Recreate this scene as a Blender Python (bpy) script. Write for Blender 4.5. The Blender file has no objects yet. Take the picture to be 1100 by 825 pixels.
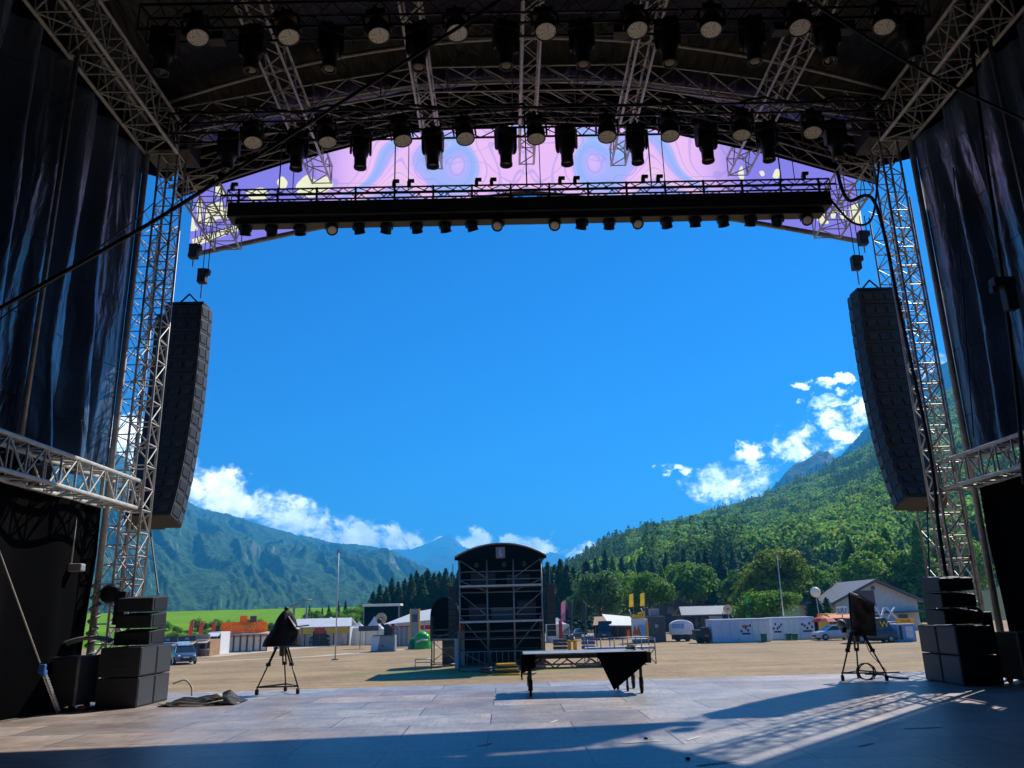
import bpy, math, random
import numpy as np
from mathutils import Vector, Matrix, noise
random.seed(7); rng = np.random.default_rng(7)
S = bpy.context.scene; C = S.collection
rad = math.radians
# ------------------------------------------------------------------ camera
EYE = 1.6
FPX, PITCH, YAW, ROLL = 860., rad(16.0), rad(.7), rad(1.45)
CF = np.array([math.sin(YAW)*math.cos(PITCH), math.cos(YAW)*math.cos(PITCH), math.sin(PITCH)])
_r = np.array([math.cos(YAW), -math.sin(YAW), 0.]); _u = np.cross(_r, CF)
CR = _r*math.cos(ROLL) - _u*math.sin(ROLL); CU = _u*math.cos(ROLL) + _r*math.sin(ROLL)
cd = bpy.data.cameras.new('camera'); cam = bpy.data.objects.new('camera', cd); C.objects.link(cam)
cd.sensor_width = 36.; cd.lens = 36.*FPX/1100.; cd.clip_start = .05; cd.clip_end = 40000
cam.matrix_world = Matrix(((CR[0], CU[0], -CF[0], 0), (CR[1], CU[1], -CF[1], 0), (CR[2], CU[2], -CF[2], EYE), (0, 0, 0, 1)))
S.camera = cam
def ray(x, y): return CF*FPX + CR*(x-550) + CU*(412.5-y)
def P(x, y, d): r = ray(x, y); p = r*d/r[1]; return Vector((p[0], p[1], p[2]+EYE))        # survey: point at depth d
def G(x, y, z=-1.8): r = ray(x, y); p = r*(z-EYE)/r[2]; return Vector((p[0], p[1], z))     # survey: point at height z
# ------------------------------------------------------------------ sky and sun
SUN = Vector((.68, .74, 1.)).normalized()
elev = math.asin(SUN.z); azim = math.atan2(SUN.x, SUN.y)
W = bpy.data.worlds.new('World'); S.world = W; W.use_nodes = True
SUN_STRENGTH, SKY_STRENGTH, EXPOSURE = 4.9, .10, .5
sl = bpy.data.lights.new('sun', 'SUN'); sl.energy = SUN_STRENGTH; sl.angle = rad(.53); sl.color = (1, .95, .86)
so = bpy.data.objects.new('sun', sl); C.objects.link(so); so.location = (30, 60, 90)
so.rotation_euler = SUN.to_track_quat('Z', 'Y').to_euler()
S.view_settings.view_transform = 'Standard'; S.view_settings.look = 'None'
S.view_settings.exposure = EXPOSURE; S.view_settings.gamma = 1; S.view_settings.use_curve_mapping = False
def world_nodes():
    nt = W.node_tree; N = nt.nodes; L = nt.links; N.clear()
    out = N.new('ShaderNodeOutputWorld'); bg = N.new('ShaderNodeBackground'); bg.inputs[1].default_value = SKY_STRENGTH
    L.new(bg.outputs[0], out.inputs[0])
    sky = N.new('ShaderNodeTexSky'); sky.sky_type = 'NISHITA'; sky.sun_disc = False
    sky.sun_elevation = elev; sky.sun_rotation = azim; sky.altitude = 600; sky.air_density = 1.0; sky.dust_density = .25; sky.ozone_density = 3.0
    hs = N.new('ShaderNodeHueSaturation'); hs.inputs['Saturation'].default_value = 1.45; hs.inputs['Value'].default_value = 1.0
    tn = N.new('ShaderNodeMix'); tn.data_type = 'RGBA'; tn.blend_type = 'MULTIPLY'; tn.inputs[0].default_value = 1; L.new(sky.outputs[0], tn.inputs[6]); tn.inputs[7].default_value = (.045, .40, .93, 1)
    L.new(tn.outputs[2], hs.inputs['Color'])
    def m(op, a, b=None, c=None):
        n = N.new('ShaderNodeMath'); n.operation = op
        for i, v in enumerate((a, b, c)):
            if v is None: continue
            if isinstance(v, (int, float)): n.inputs[i].default_value = v
            else: L.new(v, n.inputs[i])
        return n.outputs[0]
    tc = N.new('ShaderNodeTexCoord'); sp = N.new('ShaderNodeSeparateXYZ'); L.new(tc.outputs['Generated'], sp.inputs[0])
    az = m('ARCTAN2', sp.outputs[0], sp.outputs[1]); el = m('ARCSINE', sp.outputs[2])
    cv = N.new('ShaderNodeCombineXYZ'); L.new(az, cv.inputs[0]); L.new(m('MULTIPLY', el, 1.25), cv.inputs[1])
    def nz(scale, detail, rough, off=0):
        n = N.new('ShaderNodeTexNoise'); n.inputs['Scale'].default_value = scale; n.inputs['Detail'].default_value = detail
        n.inputs['Roughness'].default_value = rough; n.inputs['Distortion'].default_value = .35
        if off:
            a = N.new('ShaderNodeVectorMath'); a.operation = 'ADD'; L.new(cv.outputs[0], a.inputs[0]); a.inputs[1].default_value = (off, off*.7, off); L.new(a.outputs[0], n.inputs[0])
        else: L.new(cv.outputs[0], n.inputs[0])
        return n.outputs[0]
    big = nz(26, 9, .66); fine = nz(95, 7, .66, 3.1)
    azw = m('ADD', az, m('MULTIPLY', m('SUBTRACT', nz(34, 3, .6, 11.3), .5), .075)); elw = m('ADD', el, m('MULTIPLY', m('SUBTRACT', nz(34, 3, .6, 5.9), .5), .05))
    # cumulus banks: direction (from survey), angular half sizes, weight
    banks = []
    def bank(x, y, w, h, k=1.):
        r = ray(x, y); r = r/np.linalg.norm(r); banks.append((math.atan2(r[0], r[1]), math.asin(r[2]), w/860., h/860., k))
    for a in ((118, 474, 60, 28), (170, 510, 50, 22), (222, 528, 46, 25), (268, 546, 46, 23), (318, 564, 46, 19), (372, 576, 44, 16), (425, 580, 40, 15), (470, 588, 40, 15), (512, 580, 22, 16), (540, 592, 30, 12), (578, 588, 26, 13), (632, 596, 24, 11),
              (784, 521, 44, 23), (806, 489, 20, 11), (772, 500, 14, 7, .6), (852, 477, 31, 18), (908, 470, 18, 16), (894, 431, 26, 7, .9), (902, 448, 28, 11), (893, 411, 12, 6, .8), (860, 414, 12, 6, .8), (932, 438, 14, 12, .9), (727, 505, 12, 6, .8), (1010, 430, 60, 40, .8)):
        bank(*a) if a[0] > 700 or len(a) > 4 else bank(*a, 1.35)
    d = None
    for (ba, be, ra, re, k) in banks:
        u = m('DIVIDE', m('SUBTRACT', azw, ba), ra); v = m('DIVIDE', m('SUBTRACT', elw, be), re)
        q = m('MULTIPLY', m('SUBTRACT', 1., m('ADD', m('MULTIPLY', u, u), m('MULTIPLY', v, v))), k)
        d = q if d is None else m('SMOOTH_MAX', d, q, .25)
    d = m('MAXIMUM', d, -2.2)
    dens = m('ADD', m('ADD', m('MULTIPLY', d, 1.15), .22), m('ADD', m('MULTIPLY', m('SUBTRACT', big, .49), 6.2), m('MULTIPLY', m('SUBTRACT', fine, .5), 2.0)))
    r = N.new('ShaderNodeMapRange'); r.interpolation_type = 'SMOOTHSTEP'; r.inputs['From Min'].default_value = -.05; r.inputs['From Max'].default_value = 1.7
    L.new(dens, r.inputs['Value'])
    cr = N.new('ShaderNodeValToRGB'); cr.color_ramp.elements[0].position = .40; cr.color_ramp.elements[0].color = (12, 15.5, 21, 1)
    cr.color_ramp.elements[1].position = .66; cr.color_ramp.elements[1].color = (36, 36, 36, 1)
    sh = m('ADD', m('MULTIPLY', nz(30, 6, .6, 7.7), .7), m('MULTIPLY', r.outputs[0], .18)); L.new(sh, cr.inputs[0])
    mx = N.new('ShaderNodeMix'); mx.data_type = 'RGBA'; L.new(r.outputs[0], mx.inputs[0]); L.new(hs.outputs[0], mx.inputs[6]); L.new(cr.outputs[0], mx.inputs[7])
    L.new(mx.outputs[2], bg.inputs[0])
world_nodes()
S.cycles.max_bounces = 6; S.cycles.diffuse_bounces = 3; S.cycles.glossy_bounces = 3; S.cycles.transmission_bounces = 3; S.cycles.transparent_max_bounces = 8; S.cycles.volume_bounces = 1
S.cycles.caustics_reflective = False; S.cycles.caustics_refractive = False; S.cycles.sample_clamp_indirect = 6
# ------------------------------------------------------------------ materials
def mat(name, col, rough=.55, metal=0., var=.2, scale=4., bump=0., bscale=30., spec=.5, detail=5, transl=0., col2=None, island=0., coat=0.):
    m = bpy.data.materials.new(name); m.use_nodes = True; nt = m.node_tree; N = nt.nodes; L = nt.links
    b = N['Principled BSDF']; b.inputs['Roughness'].default_value = rough; b.inputs['Metallic'].default_value = metal
    b.inputs['Specular IOR Level'].default_value = spec; b.inputs['Coat Weight'].default_value = coat
    tc = N.new('ShaderNodeTexCoord'); nz = N.new('ShaderNodeTexNoise'); L.new(tc.outputs['Object'], nz.inputs[0])
    nz.inputs['Scale'].default_value = scale; nz.inputs['Detail'].default_value = detail; nz.inputs['Roughness'].default_value = .62
    cr = N.new('ShaderNodeValToRGB'); e = cr.color_ramp.elements; e[0].position = .33; e[1].position = .67
    c2 = col2 or tuple(c*(1+var) for c in col); c1 = tuple(c*(1-var) for c in col) if not col2 else col
    e[0].color = (*c1, 1); e[1].color = (*c2, 1); L.new(nz.outputs[0], cr.inputs[0])
    src = cr.outputs[0]
    if island:
        g = N.new('ShaderNodeNewGeometry'); h = N.new('ShaderNodeHueSaturation')
        mr = N.new('ShaderNodeMapRange'); mr.inputs[3].default_value = 1-island; mr.inputs[4].default_value = 1+island
        L.new(g.outputs['Random Per Island'], mr.inputs[0]); L.new(mr.outputs[0], h.inputs['Value'])
        mr2 = N.new('ShaderNodeMapRange'); mr2.inputs[3].default_value = .5-.035; mr2.inputs[4].default_value = .5+.025
        L.new(g.outputs['Random Per Island'], mr2.inputs[0]); L.new(mr2.outputs[0], h.inputs['Hue'])
        L.new(src, h.inputs['Color']); src = h.outputs[0]
    L.new(src, b.inputs['Base Color'])
    rr = N.new('ShaderNodeMapRange'); rr.inputs[3].default_value = max(.03, rough-.08); rr.inputs[4].default_value = min(1, rough+.1)
    L.new(nz.outputs[0], rr.inputs[0]); L.new(rr.outputs[0], b.inputs['Roughness'])
    if bump:
        n2 = N.new('ShaderNodeTexNoise'); n2.inputs['Scale'].default_value = bscale; n2.inputs['Detail'].default_value = 4; L.new(tc.outputs['Object'], n2.inputs[0])
        bp = N.new('ShaderNodeBump'); bp.inputs['Strength'].default_value = bump; bp.inputs['Distance'].default_value = .05; L.new(n2.outputs[0], bp.inputs['Height']); L.new(bp.outputs[0], b.inputs['Normal'])
    if transl:
        t = N.new('ShaderNodeBsdfTranslucent'); L.new(src, t.inputs[0]); ms = N.new('ShaderNodeMixShader'); ms.inputs[0].default_value = transl
        L.new(b.outputs[0], ms.inputs[1]); L.new(t.outputs[0], ms.inputs[2]); L.new(ms.outputs[0], N['Material Output'].inputs[0])
    return m
K = {}
K['alu'] = mat('aluminium', (.52, .51, .48), .42, .15, .22, 6)
K['alu_dark'] = mat('weathered_steel', (.25, .24, .23), .5, .6, .3, 6)
K['black_truss'] = mat('black_painted_steel', (.018, .018, .02), .45, .2, .3, 6)
K['black'] = mat('black_plastic', (.014, .014, .016), .48, 0, .25, 8)
K['black_box'] = mat('black_textured_paint', (.022, .024, .028), .55, 0, .25, 12, .15, 160)
K['grille'] = mat('grille_steel', (.075, .08, .09), .5, .4, .3, 60)
K['rubber'] = mat('rubber', (.016, .016, .016), .75, 0, .2, 8)
K['cable'] = mat('cable_sheath', (.012, .012, .013), .55, 0, .2, 8)
K['lens'] = mat('frosted_lens', (.75, .70, .62), .25, 0, .2, 60)
K['chain'] = mat('chain_steel', (.5, .5, .5), .35, .3, .2, 20)
K['drape'] = mat('black_cloth', (.0016, .0016, .002), .97, 0, .3, 2, .2, 20, .03)
K['matt_black'] = mat('matt_black_sheet', (.010, .010, .012), .6, 0, .3, 6, .3, 12, .3)
K['pale_blue'] = mat('pale_blue_door', (.55, .62, .72), .5, 0, .06, 2)
K['white'] = mat('white_sheet', (.72, .72, .72), .55, 0, .07, 2)
K['tent'] = mat('white_tent_fabric', (.78, .78, .78), .6, 0, .06, 1, transl=.25)
K['grey'] = mat('grey_paint', (.26, .27, .29), .6, 0, .15, 2)
K['dark_grey'] = mat('dark_grey_paint', (.06, .062, .07), .55, 0, .2, 2)
K['container'] = mat('container_steel', (.70, .72, .76), .5, 0, .10, 1.5)
K['cream'] = mat('cream_panel', (.80, .78, .68), .55, 0, .08, 2)
K['wood'] = mat('timber_board', (.36, .20, .10), .7, 0, .25, 5)
K['pale_wood'] = mat('pale_timber', (.58, .42, .28), .7, 0, .2, 4)
K['orange'] = mat('orange_board', (.90, .28, .02), .55, 0, .10, 3, transl=.5)
K['yellow'] = mat('yellow_paint', (.85, .55, .03), .5, 0, .10, 3, transl=.3)
K['red'] = mat('red_cloth', (.62, .05, .03), .6, 0, .15, 3, transl=.3)
K['pink'] = mat('pink_cloth', (.65, .18, .25), .6, 0, .15, 3, transl=.3)
K['flag_yellow'] = mat('yellow_cloth', (.85, .55, .02), .6, 0, .1, 3, transl=.3)
K['flag_green'] = mat('green_cloth', (.03, .45, .12), .6, 0, .1, 3, transl=.3)
K['flag_dark'] = mat('dark_cloth', (.03, .03, .035), .7, 0, .2, 3)
K['green_pvc'] = mat('green_inflatable', (.06, .50, .05), .35, 0, .15, 2, transl=.2)
K['dark_green'] = mat('green_plastic', (.01, .13, .06), .45, 0, .15, 3)
K['blue'] = mat('blue_plastic', (.03, .12, .32), .5, 0, .15, 3)
K['glass'] = mat('dark_glass', (.02, .024, .03), .08, 0, .1, 3, spec=.8)
K['car_blue'] = mat('slate_car_paint', (.10, .14, .20), .3, .3, .06, 3, coat=.6)
K['car_dark'] = mat('dark_car_paint', (.03, .04, .055), .3, .3, .06, 3, coat=.6)
K['car_white'] = mat('white_car_paint', (.62, .64, .66), .3, 0, .05, 3, coat=.6)
K['car_teal'] = mat('pale_teal_paint', (.40, .56, .55), .35, 0, .05, 3, coat=.5)
K['lamp'] = mat('lamp_glass', (.7, .7, .68), .15, 0, .1, 10)
K['plaster'] = mat('wall_render', (.72, .68, .58), .85, 0, .08, 1.5)
K['roof_grey'] = mat('slate_roof', (.13, .14, .17), .7, 0, .2, 3, .3, 8)
K['wall_dark'] = mat('dark_boards', (.07, .06, .06), .75, 0, .2, 3)
K['brown'] = mat('brown_shutter', (.16, .09, .075), .7, 0, .15, 4)
K['balloon'] = mat('white_balloon', (.82, .80, .74), .5, 0, .05, 3, transl=.35)
K['tan_disc'] = mat('straw_disc', (.72, .50, .26), .6, 0, .15, 3)
K['bark'] = mat('bark', (.09, .065, .045), .9, 0, .3, 6)
K['leaf'] = mat('broad_leaf', (.135, .28, .032), .6, 0, .45, .5, transl=.5, island=.4, spec=.15)
K['leaf_bright'] = mat('bright_leaf', (.17, .34, .025), .6, 0, .4, .5, transl=.45, island=.4, spec=.15)
K['leaf_olive'] = mat('olive_leaf', (.20, .29, .03), .6, 0, .45, .5, transl=.42, island=.4, spec=.15)
K['leaf_grey'] = mat('grey_green_leaf', (.125, .24, .07), .6, 0, .4, .5, transl=.46, island=.4, spec=.15)
K['needle'] = mat('dark_needles', (.05, .115, .027), .65, 0, .45, .4, transl=.25, island=.4, spec=.12)
K['needle_light'] = mat('light_needles', (.23, .40, .035), .6, 0, .4, .4, transl=.4, island=.4, spec=.15)
K['text_white'] = mat('white_lettering', (.75, .75, .75), .5, 0, .03, 3)
K['text_black'] = mat('black_lettering', (.03, .03, .035), .5, 0, .05, 3)
K['text_yellow'] = mat('yellow_lettering', (.85, .60, .03), .5, 0, .05, 3)
K['text_red'] = mat('red_lettering', (.6, .05, .04), .5, 0, .05, 3)
K['sky_blue'] = mat('light_blue_print', (.22, .40, .66), .55, 0, .25, 3)
K['slate_print'] = mat('slate_blue_print', (.16, .20, .34), .55, 0, .3, 2)
K['rope_white'] = mat('white_rope', (.45, .42, .36), .8, 0, .2, 20)
K['red_plastic'] = mat('red_plastic', (.55, .03, .03), .4, 0, .1, 8)
K['blue_strap'] = mat('blue_strap', (.03, .12, .40), .6, 0, .1, 8)
K['sail'] = mat('grey_plastic', (.32, .33, .33), .5, 0, .1, 8)
K['riser_top'] = mat('riser_deck', (.30, .31, .33), .38, 0, .3, 5, .1, 60)
K['khaki'] = mat('khaki_cover', (.12, .11, .085), .55, 0, .35, 5, .4, 9)
# ------------------------------------------------------------------ mesh builder
class B:
    def __init__(s): s.v = []; s.f = []
    def add(s, vs, fs): n = len(s.v); s.v += [tuple(p) for p in vs]; s.f += [tuple(i+n for i in f) for f in fs]; return s
    def tube(s, p, q, r, n=6, r2=None, cap=True):
        p = Vector(p); q = Vector(q); d = q-p
        if d.length < 1e-6: return s
        a = d.orthogonal().normalized(); b = d.normalized().cross(a); r2 = r if r2 is None else r2; vs = []
        for c, rr in ((p, r), (q, r2)):
            for i in range(n): t = 2*math.pi*i/n; vs.append(c+(a*math.cos(t)+b*math.sin(t))*rr)
        fs = [(i, (i+1) % n, n+(i+1) % n, n+i) for i in range(n)]
        if cap: fs += [tuple(range(n-1, -1, -1)), tuple(range(n, 2*n))]
        return s.add(vs, fs)
    def path(s, pts, r, n=6):
        pts = [Vector(p) for p in pts]; vs = []; a = None
        for i, p in enumerate(pts):
            d = (pts[min(i+1, len(pts)-1)]-pts[max(i-1, 0)]).normalized()
            a = d.orthogonal().normalized() if a is None else (a-d*a.dot(d)).normalized()
            b = d.cross(a); rr = r[i] if isinstance(r, (list, tuple)) else r
            for k in range(n): t = 2*math.pi*k/n; vs.append(p+(a*math.cos(t)+b*math.sin(t))*rr)
        fs = [(i*n+k, i*n+(k+1) % n, (i+1)*n+(k+1) % n, (i+1)*n+k) for i in range(len(pts)-1) for k in range(n)]
        fs += [tuple(range(n-1, -1, -1)), tuple(range(len(vs)-n, len(vs)))]
        return s.add(vs, fs)
    def box(s, c, size, M=None):
        x, y, z = (k/2 for k in size); c = Vector(c)
        vs = [Vector((i*x, j*y, k*z)) for k in (-1, 1) for j in (-1, 1) for i in (-1, 1)]
        vs = [(M @ v if M else v)+c for v in vs]
        return s.add(vs, [(0, 2, 3, 1), (4, 5, 7, 6), (0, 1, 5, 4), (2, 6, 7, 3), (0, 4, 6, 2), (1, 3, 7, 5)])
    def slab(s, pts, th):
        pts = [Vector(p) for p in pts]; th = Vector(th); n = len(pts)
        return s.add(pts+[p+th for p in pts], [tuple(range(n-1, -1, -1)), tuple(range(n, 2*n))]+[(i, (i+1) % n, n+(i+1) % n, n+i) for i in range(n)])
    def lathe(s, prof, n=16, M=None, o=(0, 0, 0)):
        vs = []
        for r, z in prof:
            for i in range(n):
                t = 2*math.pi*i/n; p = Vector((r*math.cos(t), r*math.sin(t), z)); vs.append((M @ p if M else p)+Vector(o))
        fs = [(j*n+i, j*n+(i+1) % n, (j+1)*n+(i+1) % n, (j+1)*n+i) for j in range(len(prof)-1) for i in range(n)]
        fs += [tuple(range(n-1, -1, -1)), tuple(range(len(vs)-n, len(vs)))]
        return s.add(vs, fs)
    def ball(s, c, r, sc=(1, 1, 1), n=12):
        k = n//2; prof = [(math.sin(math.pi*j/k)*r+1e-4, -math.cos(math.pi*j/k)*r) for j in range(k+1)]
        m = len(s.v); s.lathe(prof, n)
        for i in range(m, len(s.v)): v = s.v[i]; s.v[i] = (v[0]*sc[0]+c[0], v[1]*sc[1]+c[1], v[2]*sc[2]+c[2])
        return s
    def grid(s, fn, nu, nv):
        vs = [fn(i/nu, j/nv) for j in range(nv+1) for i in range(nu+1)]; w = nu+1
        return s.add(vs, [(j*w+i, j*w+i+1, (j+1)*w+i+1, (j+1)*w+i) for j in range(nv) for i in range(nu)])
    def build(s, name, m, parent=None, smooth=False, bevel=0., world=False, solid=0.):
        me = bpy.data.meshes.new(name); vs = s.v
        if world and parent:
            r = parent
            while r.parent: r = r.parent
            l = r.location; vs = [(v[0]-l[0], v[1]-l[1], v[2]-l[2]) for v in vs]
        me.from_pydata(vs, [], s.f); me.materials.append(K[m] if isinstance(m, str) else m)
        if smooth: me.polygons.foreach_set('use_smooth', [True]*len(me.polygons))
        me.update()
        o = bpy.data.objects.new(name, me); C.objects.link(o); o.parent = parent
        if solid: md = o.modifiers.new('solid', 'SOLIDIFY'); md.thickness = solid
        if bevel: md = o.modifiers.new('bevel', 'BEVEL'); md.width = bevel; md.segments = 2; md.limit_method = 'ANGLE'
        return o
def tag(o, label, cat, group=None):
    o['label'] = label; o['category'] = cat
    if group: o['group'] = group
    return o
def thing(name, label, cat, loc=(0, 0, 0), rz=0., group=None):
    o = bpy.data.objects.new(name, None); C.objects.link(o); o.location = loc; o.rotation_euler = (0, 0, rz); o.empty_display_size = .2
    return tag(o, label, cat, group)
def structure(o): o['kind'] = 'structure'; return o
def dup(o, loc=None, rz=None, label=None, parent=None, group=None):
    kids = [k for k in o.children]; c = o.copy(); C.objects.link(c); c.parent = parent
    if loc is not None: c.location = loc
    if rz is not None: c.rotation_euler = (0, 0, rz)
    if label: c['label'] = label
    if group: c['group'] = group
    for k in kids: dup(k, parent=c)
    return c
ORD = 'first second third fourth fifth sixth seventh eighth ninth tenth eleventh twelfth thirteenth fourteenth fifteenth sixteenth seventeenth eighteenth nineteenth twentieth'.split()
def text_mesh(name, s, m, parent, loc, size, rot=(rad(90), 0, 0), ext=.01, mirror=False, offset=0., align='CENTER'):
    cu = bpy.data.curves.new(name, 'FONT'); cu.body = s; cu.size = size; cu.extrude = ext; cu.align_x = align; cu.align_y = 'CENTER'; cu.offset = offset; cu.resolution_u = 3
    t = bpy.data.objects.new(name, cu); C.objects.link(t)
    dg = bpy.context.evaluated_depsgraph_get(); me = bpy.data.meshes.new_from_object(t.evaluated_get(dg)); me.name = name
    bpy.data.objects.remove(t); bpy.data.curves.remove(cu)
    if mirror: me.transform(Matrix.Scale(-1, 4, (1, 0, 0)))
    me.materials.clear(); me.materials.append(K[m]); o = bpy.data.objects.new(name, me); C.objects.link(o); o.parent = parent; o.location = loc; o.rotation_euler = rot
    return o
# ------------------------------------------------------------------ key sizes (metres, stage floor = 0, field = -1.8)
XL, XR, XC, GZ = -8.9, 10.6, .85, -1.8
# ------------------------------------------------------------------ GROUND
def ground_mat():
    m = mat('dry_field', (.325, .215, .098), .95, 0, .2, .25, .4, 6); nt = m.node_tree; N = nt.nodes; L = nt.links; b = N['Principled BSDF']
    src = b.inputs['Base Color'].links[0].from_socket
    tc = N.new('ShaderNodeTexCoord'); n = N.new('ShaderNodeTexNoise'); n.inputs['Scale'].default_value = 3.; n.inputs['Detail'].default_value = 8; n.inputs['Roughness'].default_value = .75; L.new(tc.outputs['Object'], n.inputs[0])
    mr = N.new('ShaderNodeMapRange'); mr.inputs[1].default_value = .3; mr.inputs[2].default_value = .7; mr.inputs[3].default_value = .30; mr.inputs[4].default_value = 1.55
    mpt = N.new('ShaderNodeMapping'); mpt.inputs['Scale'].default_value = (.03, .55, 1); mpt.inputs['Rotation'].default_value = (0, 0, .12); L.new(tc.outputs['Object'], mpt.inputs[0]); nt2 = N.new('ShaderNodeTexNoise'); nt2.inputs['Scale'].default_value = 1.; nt2.inputs['Detail'].default_value = 6; nt2.inputs['Roughness'].default_value = .7; nt2.inputs['Distortion'].default_value = .6; L.new(mpt.outputs[0], nt2.inputs[0])
    av = N.new('ShaderNodeMix'); av.inputs[0].default_value = .5; L.new(n.outputs[0], av.inputs[2]); L.new(nt2.outputs[0], av.inputs[3]); L.new(av.outputs[0], mr.inputs[0])
    mx = N.new('ShaderNodeMix'); mx.data_type = 'RGBA'; mx.blend_type = 'MULTIPLY'; mx.inputs[0].default_value = 1; L.new(src, mx.inputs[6])
    cc = N.new('ShaderNodeCombineXYZ')
    for i in range(3): L.new(mr.outputs[0], cc.inputs[i])
    L.new(cc.outputs[0], mx.inputs[7])
    # worn grass left round the sound tower and off the field's edges
    sp = N.new('ShaderNodeSeparateXYZ'); L.new(tc.outputs['Object'], sp.inputs[0])
    def mth(op, a, c):
        k = N.new('ShaderNodeMath'); k.operation = op
        for i, v in enumerate((a, c)):
            if isinstance(v, (int, float)): k.inputs[i].default_value = v
            else: L.new(v, k.inputs[i])
        return k.outputs[0]
    u = mth('DIVIDE', mth('SUBTRACT', sp.outputs[0], -2.), 9.); v = mth('DIVIDE', mth('SUBTRACT', sp.outputs[1], 53.), 5.5)
    q = mth('SUBTRACT', 1.0, mth('ADD', mth('MULTIPLY', u, u), mth('MULTIPLY', v, v)))
    n2 = N.new('ShaderNodeTexNoise'); n2.inputs['Scale'].default_value = .35; n2.inputs['Detail'].default_value = 7; n2.inputs['Roughness'].default_value = .7; L.new(tc.outputs['Object'], n2.inputs[0])
    far = mth('MULTIPLY', mth('GREATER_THAN', sp.outputs[1], 128.), 3.)
    g = mth('ADD', mth('MULTIPLY', q, .9), mth('ADD', far, mth('MULTIPLY', mth('SUBTRACT', n2.outputs[0], .58), 4.)))
    ms = N.new('ShaderNodeMapRange'); ms.inputs[1].default_value = 0; ms.inputs[2].default_value = .9; L.new(g, ms.inputs[0])
    m2 = N.new('ShaderNodeMix'); m2.data_type = 'RGBA'; L.new(ms.outputs[0], m2.inputs[0]); L.new(mx.outputs[2], m2.inputs[6]); m2.inputs[7].default_value = (.12, .20, .025, 1)
    L.new(m2.outputs[2], b.inputs['Base Color']); return m
K['ground'] = ground_mat()
structure(B().grid(lambda u, v: (-9000+18000*u, -3000+12000*v, GZ+(0 if True else 0)), 4, 4).build('ground', 'ground'))
K['track'] = mat('pale_gravel', (.50, .42, .30), .95, 0, .15, .6, .3, 8)
def strip(pts, w, name='path', z=GZ+.006):
    b = B(); pts = [Vector(p) for p in pts]; vs = []
    for i, p in enumerate(pts):
        d = (pts[min(i+1, len(pts)-1)]-pts[max(i-1, 0)]); n = Vector((-d.y, d.x, 0)).normalized()*w/2*(1+.3*math.sin(i*2.1)); vs += [(p.x+n.x, p.y+n.y, z), (p.x-n.x, p.y-n.y, z)]
    b.add(vs, [(2*i, 2*i+1, 2*i+3, 2*i+2) for i in range(len(pts)-1)]); return structure(b.build(name, 'track'))
strip([G(x, y) for x, y in ((120, 716), (180, 713), (260, 709), (340, 705), (400, 700), (460, 696), (490, 694))], 1.6)
strip([G(x, y) for x, y in ((200, 706), (290, 697), (370, 692), (450, 690))], 7, z=GZ+.004)
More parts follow.
